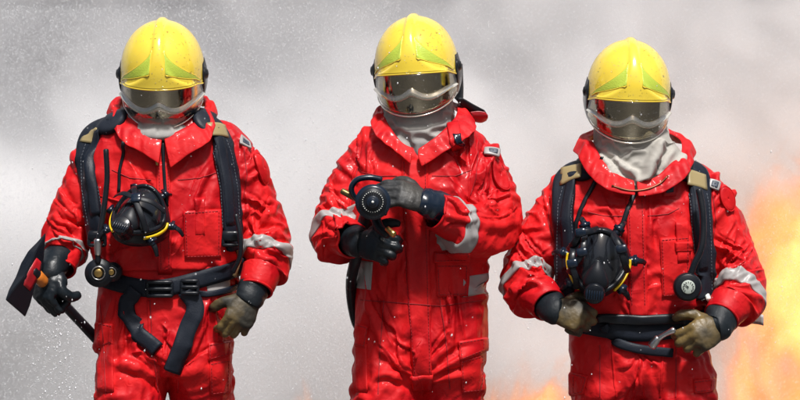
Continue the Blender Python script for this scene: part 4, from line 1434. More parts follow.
for k in range(11):
    a = R(-135 + 27 * k)
    s_, c_ = math.sin(a), math.cos(a)
    mk.append(tube([(c[0] + s_ * .014, c[1] - .011, c[2] + c_ * .014), (c[0] + s_ * .018, c[1] - .011, c[2] + c_ * .018)], [.0011] * 2, 2, 6))
mk.append(tube([(c[0], c[1] - .012, c[2]), (c[0] - .012, c[1] - .012, c[2] + .009)], [.0018, .0008], 2, 6))
pobj('dial_marks', merge(*mk), BLACKP, gz)
ribbon('side_strap', bv3, [(700, 278), (706, 290), (710, 300)], .014, WHITE, a3, t=.003, off=.01, n=8, nv=3)
cyl(a3, (W(634, 0)[0], .27, W(0, 250)[2]))
pobj('back_plate', sections([(W(634, 0)[0], .19, W(0, 335)[2], .14, .012, .012), (W(634, 0)[0], .185, W(0, 255)[2], .10, .012, .012), (W(634, 0)[0], .18, W(0, 175)[2], .12, .012, .012)], 24), BLACKP, a3)
pobj('strap_end', solid(np.array([[W(738 + i * 3.2, 313 + j * 3.6 + (i - 4) ** 2 * .12, .16 - .01 * i) for j in range(4)] for i in range(9)]), np.broadcast_to(np.array([0, -1, 0.0]), (9, 4, 3)), .002, .002), REFLECT, a3)

# ------------------------------------------------------------------ hanging face masks
def mask(loc, pitch, yaw, roll, label, straps, web=(), size=1.0, port=True):
    Mx = Matrix.Translation(Vector(loc)) @ Matrix.Rotation(yaw, 4, 'Z') @ Matrix.Rotation(roll, 4, 'Y') @ Matrix.Rotation(pitch, 4, 'X') @ Matrix.Scale(size, 4)
    r = empty('breathing_mask', tuple(loc), label=label, category='face mask', group='face masks hanging on the chest')
    def oval(a):
        x = math.sin(a) * .098
        z = math.cos(a) * (.105 if math.cos(a) > 0 else .112)
        x *= 1 - .16 * max(0, -math.cos(a))
        return x, z
    # lens
    n1, n2 = 40, 12
    G = np.zeros((n1, n2, 3)); NN = np.zeros_like(G)
    for i in range(n1):
        a = 2 * math.pi * i / n1
        x, z = oval(a)
        for j in range(n2):
            s_ = (j + .02) / (n2 - 1 + .02)
            G[i, j] = (x * s_ * .90, -.022 * (1 - s_ ** 2.2) - .01 + .06 * (x * s_ / .1) ** 2, z * s_ * .90 + .008)
            NN[i, j] = (x * 3, -1, z * 3)
    v, f = solid(G, NN, .001, .001, closed_u=True)
    pobj('lens', xform((v, f), Mx), LENS, r)
    # frame
    pts = []
    for i in range(41):
        a = 2 * math.pi * i / 40
        x, z = oval(a)
        pts.append((x * .92, -.012 + .06 * (x / .1) ** 2, z * .92 + .008))
    pobj('frame', xform(tube(pts, [(.009, .011)] * 41, 2, 10), Mx), BLACKP, r)
    # face seal behind
    G = np.zeros((n1, 6, 3)); NN = np.zeros_like(G)
    for i in range(n1):
        a = 2 * math.pi * i / n1
        x, z = oval(a)
        for j in range(6):
            s_ = [0.93, 1.02, 1.07, 1.06, 0.98, .80][j]
            G[i, j] = (x * s_, -.005 + .017 * j + .06 * (x / .1) ** 2, z * s_ + .008)
            NN[i, j] = (x, 0, z)
    v, f = solid(G, NN, .002, .002, closed_u=True)
    pobj('face_seal', xform((v, f), Mx), BLACKR, r)
    # yellow rim piping, lower two thirds
    pts = []
    for a in np.linspace(R(80), R(280), 36):
        x, z = oval(a)
        pts.append((x * 1.045, .004 + .06 * (x / .1) ** 2, z * 1.045 + .006))
    pobj('yellow_trim', xform(tube(pts[:11], [(.0045, .007)] * 11, 2, 10), Mx), ACIDY, r)
    pobj('yellow_trim', xform(tube(pts[24:], [(.0045, .007)] * 12, 2, 10), Mx), ACIDY, r)
    # nose cup seen through the lens
    pobj('nose_cup', xform(tube([(0, -.02, .0), (0, -.02, -.03), (0, -.015, -.065), (0, 0, -.085)], [(.012, .02), (.03, .03), (.042, .03), (.03, .02)], 5, 18), Mx), BLACKR, r)
    if port:
        pt = pobj('breathing_port', xform(merge(rod([(0, .0, -.085), (0, -.035, -.098), (0, -.055, -.102)], [.034, .030, .030], 4, 24), rod([(0, -.050, -.102), (0, -.064, -.105)], [.034, .031], 3, 24)), Mx), BLACKP, r)
        pobj('port_cover', xform(merge(*[tube([(-.024 + .008 * k, -.066, -.123), (-.024 + .008 * k, -.066, -.089)], [.0022] * 2, 2, 6) for k in range(7)]), Mx), NAVYP, pt)
    # buckles with short strap stubs
    for a, ln in ((R(28), .05), (R(-28), .05), (R(82), .045), (R(-82), .045), (R(128), .04), (R(-128), .04)):
        x, z = oval(a)
        y = .008 + .06 * (x / .1) ** 2
        p0 = Vector((x * .98, y, z * .98 + .008)); d = Vector((math.sin(a), .25, math.cos(a))).normalized()
        b = pobj('strap_buckle', xform(merge(tube([p0, p0 + d * .022, p0 + d * .036], [(.013, .006), (.017, .007), (.010, .005)], 2, 4, dome=.05), tube([p0 + d * .018 + Vector((0, -.008, 0)), p0 + d * .030 + Vector((0, -.010, 0))], [(.019, .004), (.019, .004)], 2, 4, dome=.05)), Mx), NAVYP, r)
        e = p0 + d * .03
        pobj('head_strap', xform(tube([e, e + d * ln * .4 + Vector((0, .008, -.002)), e + d * ln * .7 + Vector((0, .03, -.008))], [(.010, .0015), (.009, .0015), (.006, .0015)], 4, 6, dome=.1), Mx), BLACKR, b)
    # loose head harness lying across the front
    rr_ = random.Random(int(loc[0] * 1000))
    for a0, a1, bow in web:
        x0, z0 = oval(R(a0)); x1, z1 = oval(R(a1))
        mx_, mz_ = (x0 + x1) / 2 * bow, (z0 + z1) / 2 * bow
        pobj('head_strap', xform(tube([(x0 * 1.05, -.005, z0 * 1.05), (x0 * .6 + mx_ * .4, -.050, z0 * .6 + mz_ * .4), (mx_, -.062, mz_), (x1 * .6 + mx_ * .4, -.052, z1 * .6 + mz_ * .4), (x1 * 1.05, -.005, z1 * 1.05)], [(.0105, .0022)] * 5, 6, 8, (0, 1, 0.02)), Mx), BLACKR, r)
        pobj('strap_buckle', xform(tube([(mx_ - .014, -.064, mz_), (mx_ + .014, -.068, mz_ + .008)], [(.014, .006)] * 2, 3, 10), Mx), NAVYP, r)
    for w_, pp in straps:
        ribbon('neck_strap', *pp, w_, BLACKR, r, t=.003, off=.004, sm=4, n=8, nv=4)
    return r

LENS = M('smoked_lens', (0.012, 0.014, 0.018), 0.14)
LENS.node_tree.nodes['Principled BSDF'].inputs['Coat Weight'].default_value = 0.5
cbb1 = objs_bvh(cov1, [o for o in cov1.children if o.name.startswith('collar')][0])
mask(W(136, 212, -.255), R(-38), R(-14), R(14), 'black face mask with yellow edges dangling lens-up on the chest of the axe bearer', [(.010, (cbb1, [(124, 142), (121, 165), (119, 192)])), (.011, (cbb1, [(163, 142), (164, 170), (167, 206)]))], web=[(-70, 75, .55), (-28, 128, .5)], size=.93)
mask(W(598, 263, -.27), R(-6), R(-6), R(6), 'black oval face mask with dark lens hanging upright on the chest beside beige hood cloth', [(.014, (cb3, [(604, 152), (594, 185), (580, 215), (574, 246)])), (.017, (cb3, [(640, 158), (637, 185), (627, 212), (617, 242)]))], web=[(-75, -5, 1.25), (-60, -140, 1.15), (-30, -112, .8), (20, 100, 1.1)], size=1.0)

# ------------------------------------------------------------------ axe
ax_c = Vector(W(34, 272, -.24))
ax = empty('fire_axe', tuple(W(60, 300, -.15)), label='black and red fire axe held head-forward in a black glove', category='axe')
hd = Vector(W(95, 338, .02)) - Vector(W(50, 290, -.17)); hd.normalize()
hc = Vector(W(45, 284, -.19))
pobj('axe_handle', tube([hc - hd * .08, hc - hd * .02, hc + hd * .15, hc + hd * .36, hc + hd * .55, hc + hd * .60], [(.018, .022), (.018, .022), (.017, .021), (.018, .022), (.020, .026), (.018, .02)], 6, 16), BLACKR, ax)
pobj('handle_collar', tube([hc - hd * .050, hc - hd * .012], [(.0205, .025), (.020, .024)], 3, 16), ORANGE, ax)
lu = Vector(W(46, 230, -.17)) - Vector(W(17, 303, -.30)); lu.normalize()        # from the blade up to the pick
wv = hd - lu * hd.dot(lu); wv.normalize()
tv = lu.cross(wv)
cc = Vector(W(31, 268, -.235))
outl = [(-.150, -.052, .003), (-.146, -.02, .003), (-.142, .03, .003), (-.150, .056, .003), (-.11, .050, .010), (-.05, .030, .019), (0, .028, .022), (.05, .022, .018), (.09, .012, .011), (.135, .002, .003), (.09, -.010, .011), (.05, -.024, .018), (0, -.030, .022), (-.05, -.032, .019), (-.11, -.048, .010)]
vs = []; n = len(outl)
for sgn in (1, -1):
    for l_, w_, t_ in outl:
        vs.append(cc + lu * l_ + wv * w_ + tv * t_ * sgn)
vs += [cc + tv * .024, cc - tv * .024]
fs = [(i, (i + 1) % n, n + (i + 1) % n, n + i) for i in range(n)]
# faces: strips between the two edges
top = list(range(3, 10)); bot = [2, 1, 0][::-1]
up = [3, 4, 5, 6, 7, 8, 9]; lo = [0, 14, 13, 12, 11, 10, 9]
for k in range(6):
    q = (lo[k], lo[k + 1], up[k + 1], up[k])
    q = tuple(dict.fromkeys(q))
    fs.append(q); fs.append(tuple(n + i for i in q)[::-1])
fs.append((0, 1, 2, 3)); fs.append((n + 3, n + 2, n + 1, n))
vs = vs[:-2]
hdm = fixn(mesh_from(vs, fs))
bm = bmesh.new(); bm.from_mesh(hdm); bmesh.ops.bevel(bm, geom=bm.edges[:], offset=.0025, segments=2, affect='EDGES'); bm.to_mesh(hdm); bm.free()
ah = link('axe_head', hdm, BLACKP, ax, False)
for sgn in (1, -1):
    G = np.zeros((10, 5, 3)); NN = np.zeros_like(G)
    for i in range(10):
        l_ = -.075 + .105 * i / 9
        for j in range(5):
            w_ = (j / 4 - .5) * (.058 - .016 * i / 9) * (math.sin(math.pi * (i + 1.6) / 12.2) ** .5)
            th = .0225 - abs(l_) * .10
            G[i, j] = cc + lu * l_ + wv * w_ + tv * sgn * th; NN[i, j] = tv * sgn
    pobj('painted_cheek', solid(G, NN, .002, .002), REDP, ah)

# ------------------------------------------------------------------ nozzle
OLIVE = M('tarnished_brass', (0.16, 0.12, 0.05), 0.4, 0.8)
nz_c = W(373, 202, -.40)
nz = empty('hose_nozzle', tuple(nz_c), label='blue-black fire hose nozzle with a ring of white dots, gripped by the middle firefighter', category='hose nozzle')
x, y, z = nz_c
body_ = pobj('nozzle_body', rod([(x, y + .20, z - .01), (x, y + .14, z - .004), (x, y + .07, z), (x, y + .03, z)], [.030, .034, .040, .046], 5, 32), NAVYP, nz)
bz = pobj('bumper', rod([(x, y + .04, z), (x, y + .02, z), (x, y - .03, z), (x, y - .036, z)], [.050, .056, .056, .050], 4, 40), NAVYP, nz)
pobj('nozzle_face', rod([(x, y - .03, z), (x, y - .047, z), (x, y - .050, z)], [.044, .043, .036], 3, 40), BLACKP, bz)
pobj('teeth', merge(*[tube([(x + math.cos(a) * .032, y - .049, z + math.sin(a) * .032), (x + math.cos(a) * .032, y - .058, z + math.sin(a) * .032)], [.0019, .0014], 2, 8) for a in np.linspace(0, 2 * math.pi, 29)[:-1]]), WHITE, bz)
pobj('stem', merge(rod([(x, y - .05, z), (x, y - .075, z)], [.012, .011], 3, 20), rod([(x, y - .05, z), (x, y - .066, z)], [.020, .019], 3, 20)), NAVYP, bz)
pobj('stem_screw', tube([(x, y - .074, z), (x, y - .079, z)], [.0045, .0035], 2, 12), WHITE, bz)
pobj('shutoff_handle', tube([(x - .045, y + .09, z), (x - .066, y + .07, z + .025), (x - .068, y + .06, z + .05), (x - .048, y + .055, z + .072), (x - .01, y + .055, z + .078), (x + .025, y + .06, z + .072)], [(.0095, .012)] * 6, 6, 14), NAVYP, nz)
pobj('handle_pivot', tube([(x - .035, y + .09, z), (x - .10, y + .09, z + .035)], [.011, .010], 3, 18), OLIVE, nz)
pobj('pistol_grip', tube([(x, y + .10, z - .03), (x + .018, y + .07, z - .08), (x + .045, y + .04, z - .105)], [.018, .016, .013], 5, 16), BLACKR, nz)
pobj('grip_end', tube([(x + .045, y + .03, z - .085), (x + .066, y + .01, z - .103)], [.009, .011], 3, 16), BRASS, nz)
hs = empty('fire_hose', tuple(W(350, 300, -.2) * np.array([1, 1, 0])), label='dark fire hose running down the left side of the middle firefighter', category='hose')
pobj('hose_tube', tube([(x, y + .20, z - .01), (x - .03, y + .25, z - .06), W(356, 258, -.16), W(351, 285, -.05), W(355, 318, .06), W(368, 360, .22), W(360, 480, .3), W(320, 566, .4), W(260, 566, 1.2)], [.024, .022, .019, .018, .017, .017, .017, .017, .017], 8, 18), BLACKR, hs)
pobj('hose_coupling', tube([(x, y + .19, z - .01), (x - .008, y + .225, z - .03)], [.034, .034], 3, 24), STEEL, hs)

# neck flap of the middle helmet, blown to one side
h2o = [o for o in p2.children if o.name.startswith('helmet')][0]
def sheet(name, st, mat, parent, t=.004):
    S_ = np.array([catmull([W(*p) for p in s_], 6) for s_ in st])
    G = np.array([catmull(S_[:, k], 8) for k in range(S_.shape[1])]).transpose(1, 0, 2)
    n = np.cross(np.gradient(G, axis=0), np.gradient(G, axis=1)); n /= np.linalg.norm(n, axis=2)[..., None] + 1e-9
    return pobj(name, solid(G, n, t / 2, t / 2), mat, parent)
sheet('neck_flap', [[(455, 62, .02), (462, 64, .06), (458, 62, .12)], [(454, 85, .02), (463, 88, .05), (457, 90, .12)], [(455, 98, .0), (463, 106, .03), (460, 108, .10)], [(462, 98, .0), (468, 110, .02), (468, 116, .08)], [(473, 104, .0), (476, 113, .01), (475, 121, .05)], [(484, 110, .0), (487, 115, .01), (484, 121, .03)]], BLACKR, h2o)
sheet('neck_flap_tip', [[(470, 112, -.006), (473, 116, -.002), (474, 121, .03)], [(478, 111, -.006), (481, 116, -.002), (481, 122, .03)], [(485, 112, -.006), (488, 116, -.002), (486, 120, .03)]], REDP, h2o, t=.007)

# ------------------------------------------------------------------ seams and stitching
THREAD = M('dark_red_thread', (0.30, 0.005, 0.010), 0.7)
GREYT = M('grey_thread', (0.07, 0.08, 0.10), 0.7)
def stitch(bv, paths, parent, mat=THREAD, r=.0013, off=.0006, dash=True, name='stitching'):
    for path in paths:
        parts = []
        P = []
        for a, b in zip(path[:-1], path[1:]):
            n_ = max(3, int(math.hypot(b[0] - a[0], b[1] - a[1]) / 1.1))
            for i in range(n_):
                t = i / n_
                h, nn = hit(bv, a[0] + (b[0] - a[0]) * t, a[1] + (b[1] - a[1]) * t)
                P.append(np.array(h) + np.array(nn) * off)
        P = np.array(P)
        if dash:
            for i in range(0, len(P) - 2, 3):
                if np.linalg.norm(P[i + 1] - P[i]) < .02 and np.linalg.norm(P[i + 2] - P[i + 1]) < .02:
                    parts.append(tube(P[i:i + 3], [r] * 3, 1, 5))
        else:
            run = [P[0]]
            for q in P[1:]:
                if np.linalg.norm(q - run[-1]) > .02:
                    if len(run) > 2: parts.append(tube(run, [r] * len(run), 1, 5))
                    run = []
                run.append(q)
            if len(run) > 2: parts.append(tube(run, [r] * len(run), 1, 5))
        if parts: pobj(name, merge(*parts), mat, parent)
def allof(cov):
    return objs_bvh(cov, *[o for o in cov.children if o.data and not o.name.startswith(('sleeve', 'glove'))])
def box_(a, b, c, d, i=2.2):
    cx, cy = (a[0] + b[0] + c[0] + d[0]) / 4, (a[1] + b[1] + c[1] + d[1]) / 4
    q = [(x + (i if x < cx else -i), y + (i if y < cy else -i)) for x, y in (a, b, c, d)]
    return q + [q[0]]
s1, s2, s3 = allof(cov1), allof(cov2), allof(cov3)
stitch(s1, [box_((183, 211), (221, 209), (221, 258), (185, 259)), [(159, 164), (161, 272)], [(168, 164), (169, 272)], box_((97, 322), (113, 324), (113, 344), (97, 348)), box_((208, 343), (232, 340), (231, 356), (208, 361)), box_((209, 362), (231, 359), (230, 394), (210, 396))], cov1)
stitch(s1, [[(112, 170), (130, 178), (152, 180)], [(178, 180), (200, 178), (218, 172)], [(150, 300), (152, 340), (158, 392)], [(100, 300), (104, 350), (106, 396)], [(244, 150), (247, 175), (243, 200)], [(82, 150), (80, 176), (84, 200)]], cov1, r=.0017, dash=False, name='seam')
stitch(s2, [[(404, 162), (406, 270), (415, 376)], [(425, 162), (427, 270), (430, 376)], box_((434, 252), (470, 252), (470, 262), (434, 263), 1.8), box_((436, 264), (469, 264), (468, 296), (437, 297)), box_((458, 341), (486, 337), (486, 352), (460, 361)), box_((460, 360), (485, 354), (484, 392), (462, 394)), box_((352, 322), (369, 326), (366, 348), (352, 346))], cov2)
stitch(s2, [[(360, 172), (380, 176), (398, 176)], [(432, 176), (455, 176), (472, 170)], [(478, 150), (476, 178), (470, 196)], [(360, 160), (354, 185), (352, 205)], [(440, 300), (446, 340), (450, 390)], [(384, 300), (380, 350), (378, 395)], [(360, 300), (440, 306), (484, 300)]], cov2, r=.0017, dash=False, name='seam')
stitch(s3, [box_((660, 238), (690, 236), (690, 296), (662, 298)), [(629, 200), (632, 308)], [(642, 200), (645, 308)], box_((571, 372), (588, 376), (584, 394), (571, 396)), box_((693, 380), (714, 378), (713, 392), (694, 394))], cov3)
stitch(s3, [[(588, 212), (604, 216), (624, 216)], [(648, 216), (668, 214), (680, 208)], [(713, 196), (716, 222), (712, 245)], [(550, 198), (548, 222), (554, 244)], [(600, 345), (600, 372), (600, 398)], [(676, 345), (676, 372), (676, 398)]], cov3, r=.0017, dash=False, name='seam')
for root in (a1, a3):
    for st in [o for o in root.children if o.name.startswith(('shoulder_strap', 'waist_belt'))]:
        bb = objs_bvh(st)
        if st.name.startswith('waist'):
            continue
        left = sum(v.co.x for v in st.data.vertices) / len(st.data.vertices) < 0
        if root is a1:
            ln = [[(88, 225), (82, 190), (81, 158), (87, 140)], [(104, 222), (98, 190), (98, 160), (102, 142)]] if left else [[(223, 228), (221, 190), (215, 158), (209, 138)], [(240, 225), (238, 190), (232, 155), (226, 138)]]
        else:
            ln = [[(557, 290), (557, 240), (558, 205), (563, 186)], [(575, 290), (575, 240), (575, 205), (579, 186)]] if left else [[(694, 290), (693, 240), (691, 205), (688, 188)], [(712, 290), (711, 240), (709, 205), (706, 190)]]
        stitch(bb, ln, st, GREYT, r=.0013)

# ------------------------------------------------------------------ the training yard: wet asphalt, wall far behind, smoke, flames, spray
ASPH = bump(M('wet_asphalt', (0.09, 0.09, 0.088), 0.45), 40, 0.5, 0.01, 8, rough_var=(0.15, 0.7), col_var=((0.055, 0.055, 0.052), (0.085, 0.08, 0.078)))
link('ground', mesh_from([(-400, -400, 0), (400, -400, 0), (400, 400, 0), (-400, 400, 0)], [(0, 1, 2, 3)]), ASPH, None, False, kind='structure')
CONC = bump(M('stained_concrete', (0.30, 0.30, 0.31), 0.85), 12, 0.4, 0.01, 8, col_var=((0.27, 0.27, 0.28), (0.15, 0.15, 0.16)))
wl = empty('training_wall', (0, 14, 0), label='long grey concrete wall behind the smoke', category='wall')
vs, fs = [], []
prof = [(0, 0), (0, 3.2), (-.06, 3.2), (-.06, 3.35), (0, 3.35), (0, 3.9), (-.06, 3.9), (-.06, 4.05), (0, 4.05), (0, 6.2), (-.12, 6.2), (-.12, 6.4), (.4, 6.4), (.4, 0)]
vs = [(-22, 14 + a, b) for a, b in prof] + [(22, 14 + a, b) for a, b in prof]
n = len(prof)
fs = [(i, (i + 1) % n, n + (i + 1) % n, n + i) for i in range(n)] + [tuple(range(n))[::-1], tuple(range(n, 2 * n))]
pobj('wall_face', (vs, fs), CONC, wl, False)

def boxmesh(x0, x1, y0, y1, z0, z1):
    v = [(x, y, z) for x in (x0, x1) for y in (y0, y1) for z in (z0, z1)]
    f = [(0, 1, 3, 2), (4, 6, 7, 5), (0, 4, 5, 1), (2, 3, 7, 6), (0, 2, 6, 4), (1, 5, 7, 3)]
    return fixn(mesh_from(v, f))

def vol_mat(name):
    m = bpy.data.materials.new(name); m.use_nodes = True
    N = m.node_tree.nodes; N.clear()
    out = N.new('ShaderNodeOutputMaterial')
    v = N.new('ShaderNodeVolumePrincipled')
    m.node_tree.links.new(v.outputs[0], out.inputs['Volume'])
    return m, N, m.node_tree.links, v

def math_(N, L_, op, a, b=None, clamp=False):
    n_ = N.new('ShaderNodeMath'); n_.operation = op; n_.use_clamp = clamp
    for i, q in enumerate((a, b)):
        if q is None: continue
        if isinstance(q, (int, float)): n_.inputs[i].default_value = q
        else: L_.new(q, n_.inputs[i])
    return n_.outputs[0]

# smoke bank
SM, N, L_, v = vol_mat('smoke')
v.inputs['Color'].default_value = (0.975, 0.978, 0.985, 1)
v.inputs['Anisotropy'].default_value = -0.25
geo = N.new('ShaderNodeNewGeometry')
t = N.new('ShaderNodeTexNoise'); t.inputs['Scale'].default_value = 1.25; t.inputs['Detail'].default_value = 5; t.inputs['Roughness'].default_value = 0.55; t.inputs['Distortion'].default_value = 0.4
mp = N.new('ShaderNodeMapping'); mp.inputs['Location'].default_value = (3.3, 1.7, 0.4); mp.inputs['Scale'].default_value = (1.0, 0.35, 1.0)
L_.new(geo.outputs['Position'], mp.inputs[0]); L_.new(mp.outputs[0], t.inputs['Vector'])
mr = N.new('ShaderNodeMapRange'); mr.inputs[1].default_value = 0.36; mr.inputs[2].default_value = 0.66; mr.inputs[3].default_value = 0.16; mr.inputs[4].default_value = 2.2
L_.new(t.outputs[0], mr.inputs[0])
sx_ = N.new('ShaderNodeSeparateXYZ'); L_.new(geo.outputs['Position'], sx_.inputs[0])
# thicker to the right
g1 = N.new('ShaderNodeMapRange'); g1.inputs[1].default_value = -2.6; g1.inputs[2].default_value = 1.0; g1.inputs[3].default_value = 0.45; g1.inputs[4].default_value = 3.2
L_.new(sx_.outputs[0], g1.inputs[0])
d_ = math_(N, L_, 'MULTIPLY', mr.outputs[0], g1.outputs[0])
def ball(cx, cz, r_):
    a = math_(N, L_, 'DIVIDE', math_(N, L_, 'SUBTRACT', sx_.outputs[0], cx), r_); b_ = math_(N, L_, 'DIVIDE', math_(N, L_, 'SUBTRACT', sx_.outputs[2], cz), r_)
    s_ = math_(N, L_, 'ADD', math_(N, L_, 'MULTIPLY', a, a), math_(N, L_, 'MULTIPLY', b_, b_))
    return math_(N, L_, 'POWER', 2.718, math_(N, L_, 'MULTIPLY', s_, -1.0))
for cx, cz, r_, am in ((-1.75, 1.28, .42, 2.6), (-1.2, 1.6, .35, 1.5), (0.1, 1.2, .6, 1.2), (1.6, 1.9, .8, 1.5)):
    d_ = math_(N, L_, 'MULTIPLY', d_, math_(N, L_, 'ADD', math_(N, L_, 'MULTIPLY', ball(cx, cz, r_), am), 1.0))
for cx, cz, r_, am in ((-1.8, 1.95, .45, .8), (-1.9, .55, .5, .7), (-.55, 2.0, .4, .6)):
    d_ = math_(N, L_, 'MULTIPLY', d_, math_(N, L_, 'SUBTRACT', 1.0, math_(N, L_, 'MULTIPLY', ball(cx, cz, r_), am)))
d_ = math_(N, L_, 'MULTIPLY', d_, 0.42)
L_.new(d_, v.inputs['Density'])
sm = link('smoke', boxmesh(-9, 9, 2.2, 6.0, 0.01, 6.0), SM, None, False, kind='stuff')
sm['label'] = 'pale grey smoke drifting across the whole background'

# flames
FL, N, L_, v = vol_mat('flames')
v.inputs['Color'].default_value = (0.5, 0.22, 0.07, 1)
geo = N.new('ShaderNodeNewGeometry')
mp = N.new('ShaderNodeMapping'); mp.inputs['Scale'].default_value = (1.0, 1.0, 0.62)
t0_ = N.new('ShaderNodeTexNoise'); t0_.inputs['Scale'].default_value = 1.4; t0_.inputs['Detail'].default_value = 2
L_.new(geo.outputs['Position'], t0_.inputs['Vector'])
wv_ = N.new('ShaderNodeVectorMath'); wv_.operation = 'MULTIPLY_ADD'
wv_.inputs[1].default_value = (0.5, 0.5, 0.7)
L_.new(t0_.outputs['Color'], wv_.inputs[0]); L_.new(geo.outputs['Position'], wv_.inputs[2])
L_.new(wv_.outputs[0], mp.inputs[0])
t = N.new('ShaderNodeTexNoise'); t.inputs['Scale'].default_value = 3.6; t.inputs['Detail'].default_value = 6; t.inputs['Roughness'].default_value = 0.66; t.inputs['Distortion'].default_value = 0.6
L_.new(mp.outputs[0], t.inputs['Vector'])
sx_ = N.new('ShaderNodeSeparateXYZ'); L_.new(geo.outputs['Position'], sx_.inputs[0])
# envelope: a tall tongue on the right, a low one further left
def gauss(cx, wx, h, hw):
    a = math_(N, L_, 'SUBTRACT', sx_.outputs[0], cx); a = math_(N, L_, 'DIVIDE', a, wx); a = math_(N, L_, 'POWER', math_(N, L_, 'ABSOLUTE', a), 2.0)
    zz = math_(N, L_, 'SUBTRACT', sx_.outputs[2], h); zz = math_(N, L_, 'DIVIDE', zz, hw); zz = math_(N, L_, 'MAXIMUM', zz, 0.0); zz = math_(N, L_, 'POWER', zz, 2.0)
    e = math_(N, L_, 'ADD', a, zz)
    return math_(N, L_, 'POWER', 2.718, math_(N, L_, 'MULTIPLY', e, -1.0))
e = math_(N, L_, 'MAXIMUM', gauss(1.85, .68, 1.02, .62), math_(N, L_, 'MULTIPLY', gauss(0.66, .6, 0.38, 0.34), 0.78))
e = math_(N, L_, 'MAXIMUM', e, math_(N, L_, 'MULTIPLY', gauss(-0.45, .4, 0.25, 0.3), 0.6))
th = math_(N, L_, 'SUBTRACT', 0.80, math_(N, L_, 'MULTIPLY', e, 0.50))
dd = math_(N, L_, 'SUBTRACT', t.outputs[0], th)
dd = math_(N, L_, 'MULTIPLY', dd, 4.6, True)
L_.new(math_(N, L_, 'MULTIPLY', math_(N, L_, 'POWER', dd, 1.7), 13.0), v.inputs['Emission Strength'])
L_.new(math_(N, L_, 'MULTIPLY', dd, 9.0), v.inputs['Density'])
cr = N.new('ShaderNodeValToRGB')
cr.color_ramp.elements[0].color = (1.0, 0.20, 0.03, 1); cr.color_ramp.elements[1].color = (1.0, 0.60, 0.20, 1)
L_.new(dd, cr.inputs[0]); L_.new(cr.outputs[0], v.inputs['Emission Color'])
fl = link('flames', boxmesh(-1.8, 3.6, 1.5, 1.95, 0.01, 2.6), FL, None, False, kind='stuff')
fl['label'] = 'bright orange and yellow flames burning low behind the firefighters'
sc.cycles.volume_step_rate = 2.0
sc.cycles.volume_max_steps = 128
sc.cycles.volume_bounces = 7

# spray: thousands of droplets in the air
rg = np.random.RandomState(5)
DROP = M('water_drops', (0.80, 0.82, 0.85), 0.25)
DROP.node_tree.nodes['Principled BSDF'].inputs['Transmission Weight'].default_value = 0.0
def drops(name, n_, fx, fy, fz, smin, smax, label, tilt=0.15):
    oct_ = np.array([(1, 0, 0), (-1, 0, 0), (0, 1, 0), (0, -1, 0), (0, 0, 1), (0, 0, -1)], float)
    of = [(0, 2, 4), (2, 1, 4), (1, 3, 4), (3, 0, 4), (2, 0, 5), (1, 2, 5), (3, 1, 5), (0, 3, 5)]
    P = np.stack([fx(n_), fy(n_), fz(n_)], 1)
    k = (D + P[:, 1]) / D
    P[:, 0] *= k; P[:, 2] = ZC + (P[:, 2] - ZC) * k
    P = P[P[:, 2] > 0.05]; n_ = len(P)
    s_ = smin * (smax / smin) ** (rg.rand(n_) ** 2.2)
    st = 1 + 1.3 * rg.rand(n_)
    A = s_[:, None, None] * oct_[None] * np.stack([np.ones(n_), np.ones(n_), st], 1)[:, None]
    A[:, :, 0] += A[:, :, 2] * (rg.randn(n_) * tilt + 0.15)[:, None]
    V_ = (P[:, None] + A).reshape(-1, 3)
    Fi = (np.array(of)[None] + 6 * np.arange(n_)[:, None, None]).reshape(-1, 3)
    me = bpy.data.meshes.new(name)
    me.vertices.add(len(V_)); me.vertices.foreach_set('co', V_.ravel())
    me.loops.add(Fi.size); me.loops.foreach_set('vertex_index', Fi.ravel())
    me.polygons.add(len(Fi)); me.polygons.foreach_set('loop_start', np.arange(0, Fi.size, 3)); me.polygons.foreach_set('loop_total', np.full(len(Fi), 3))
    me.update(calc_edges=True)
    return link(name, me, DROP, None, True, kind='stuff', label=label)
U = lambda a, b: (lambda n_: rg.uniform(a, b, n_))
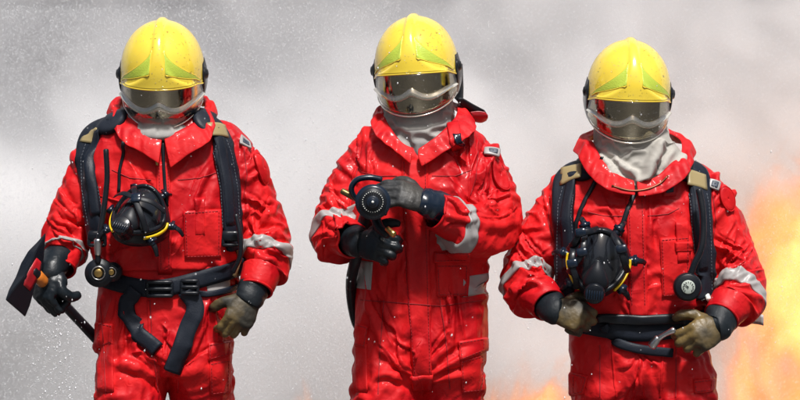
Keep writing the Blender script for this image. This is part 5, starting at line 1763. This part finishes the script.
drops('water_spray', 170000, U(-1.7, 1.7), U(.7, 2.1), U(.35, 2.05), .0006, .0015, 'fine white water spray in the air behind the firefighters')
drops('water_spray', 90000, lambda n_: -1.7 + 1.7 * rg.rand(n_) ** 1.3, U(.6, 1.6), U(.35, 2.05), .0007, .0018, 'coarser white water spray in the air on the left')
drops('water_droplets', 380, U(-1.5, 1.5), U(-1.0, -.3), U(.5, 2.0), .0008, .0026, 'scattered white water drops in the air in front of the firefighters')
drops('falling_water', 420, lambda n_: -1.14 + .045 * rg.randn(n_), lambda n_: -.42 + .05 * rg.randn(n_), lambda n_: rg.uniform(.55, .86, n_), .0008, .0026, 'trickle of water drops falling below the gloved hand that grips the axe')

# trees added behind the camera, unseen, to darken reflections and cut sky sheen
rt = random.Random(3)
tv, tf = [], []
for k in range(26):
    cx, cy = -34 + k * 2.7 + rt.uniform(-.8, .8), -34 + rt.uniform(-2, 2)
    hgt = rt.uniform(6.5, 10)
    tr = tube([(cx, cy, 0), (cx + .1, cy, hgt * .35), (cx, cy + .1, hgt * .7)], [.22, .16, .08], 3, 8)
    o_ = len(tv); tv += [tuple(q) for q in tr[0]]; tf += [tuple(i + o_ for i in q) for q in tr[1]]
    for m_ in range(170):
        u_ = Vector((rt.gauss(0, 1), rt.gauss(0, 1), rt.gauss(0, 1))).normalized() * rt.uniform(.5, 1.05)
        c_ = Vector((cx + u_.x * 2.2, cy + u_.y * 2.0, hgt * .6 + u_.z * hgt * .38))
        a_, b_ = Vector((rt.gauss(0, 1), rt.gauss(0, 1), rt.gauss(0, 1))) * .34, Vector((rt.gauss(0, 1), rt.gauss(0, 1), rt.gauss(0, 1))) * .34
        o_ = len(tv); tv += [tuple(c_ - a_ - b_), tuple(c_ + a_ - b_ * .6), tuple(c_ + a_ + b_), tuple(c_ - a_ * .7 + b_)]
        tf.append((o_, o_ + 1, o_ + 2, o_ + 3))
LEAF = M('blocker_foliage', (0.045, 0.07, 0.025), 0.6)
link('sky_blocker_trees', mesh_from(tv, tf), LEAF, None, False, kind='stuff', label='added row of dark trees behind the camera, unseen, blocking low sky light')
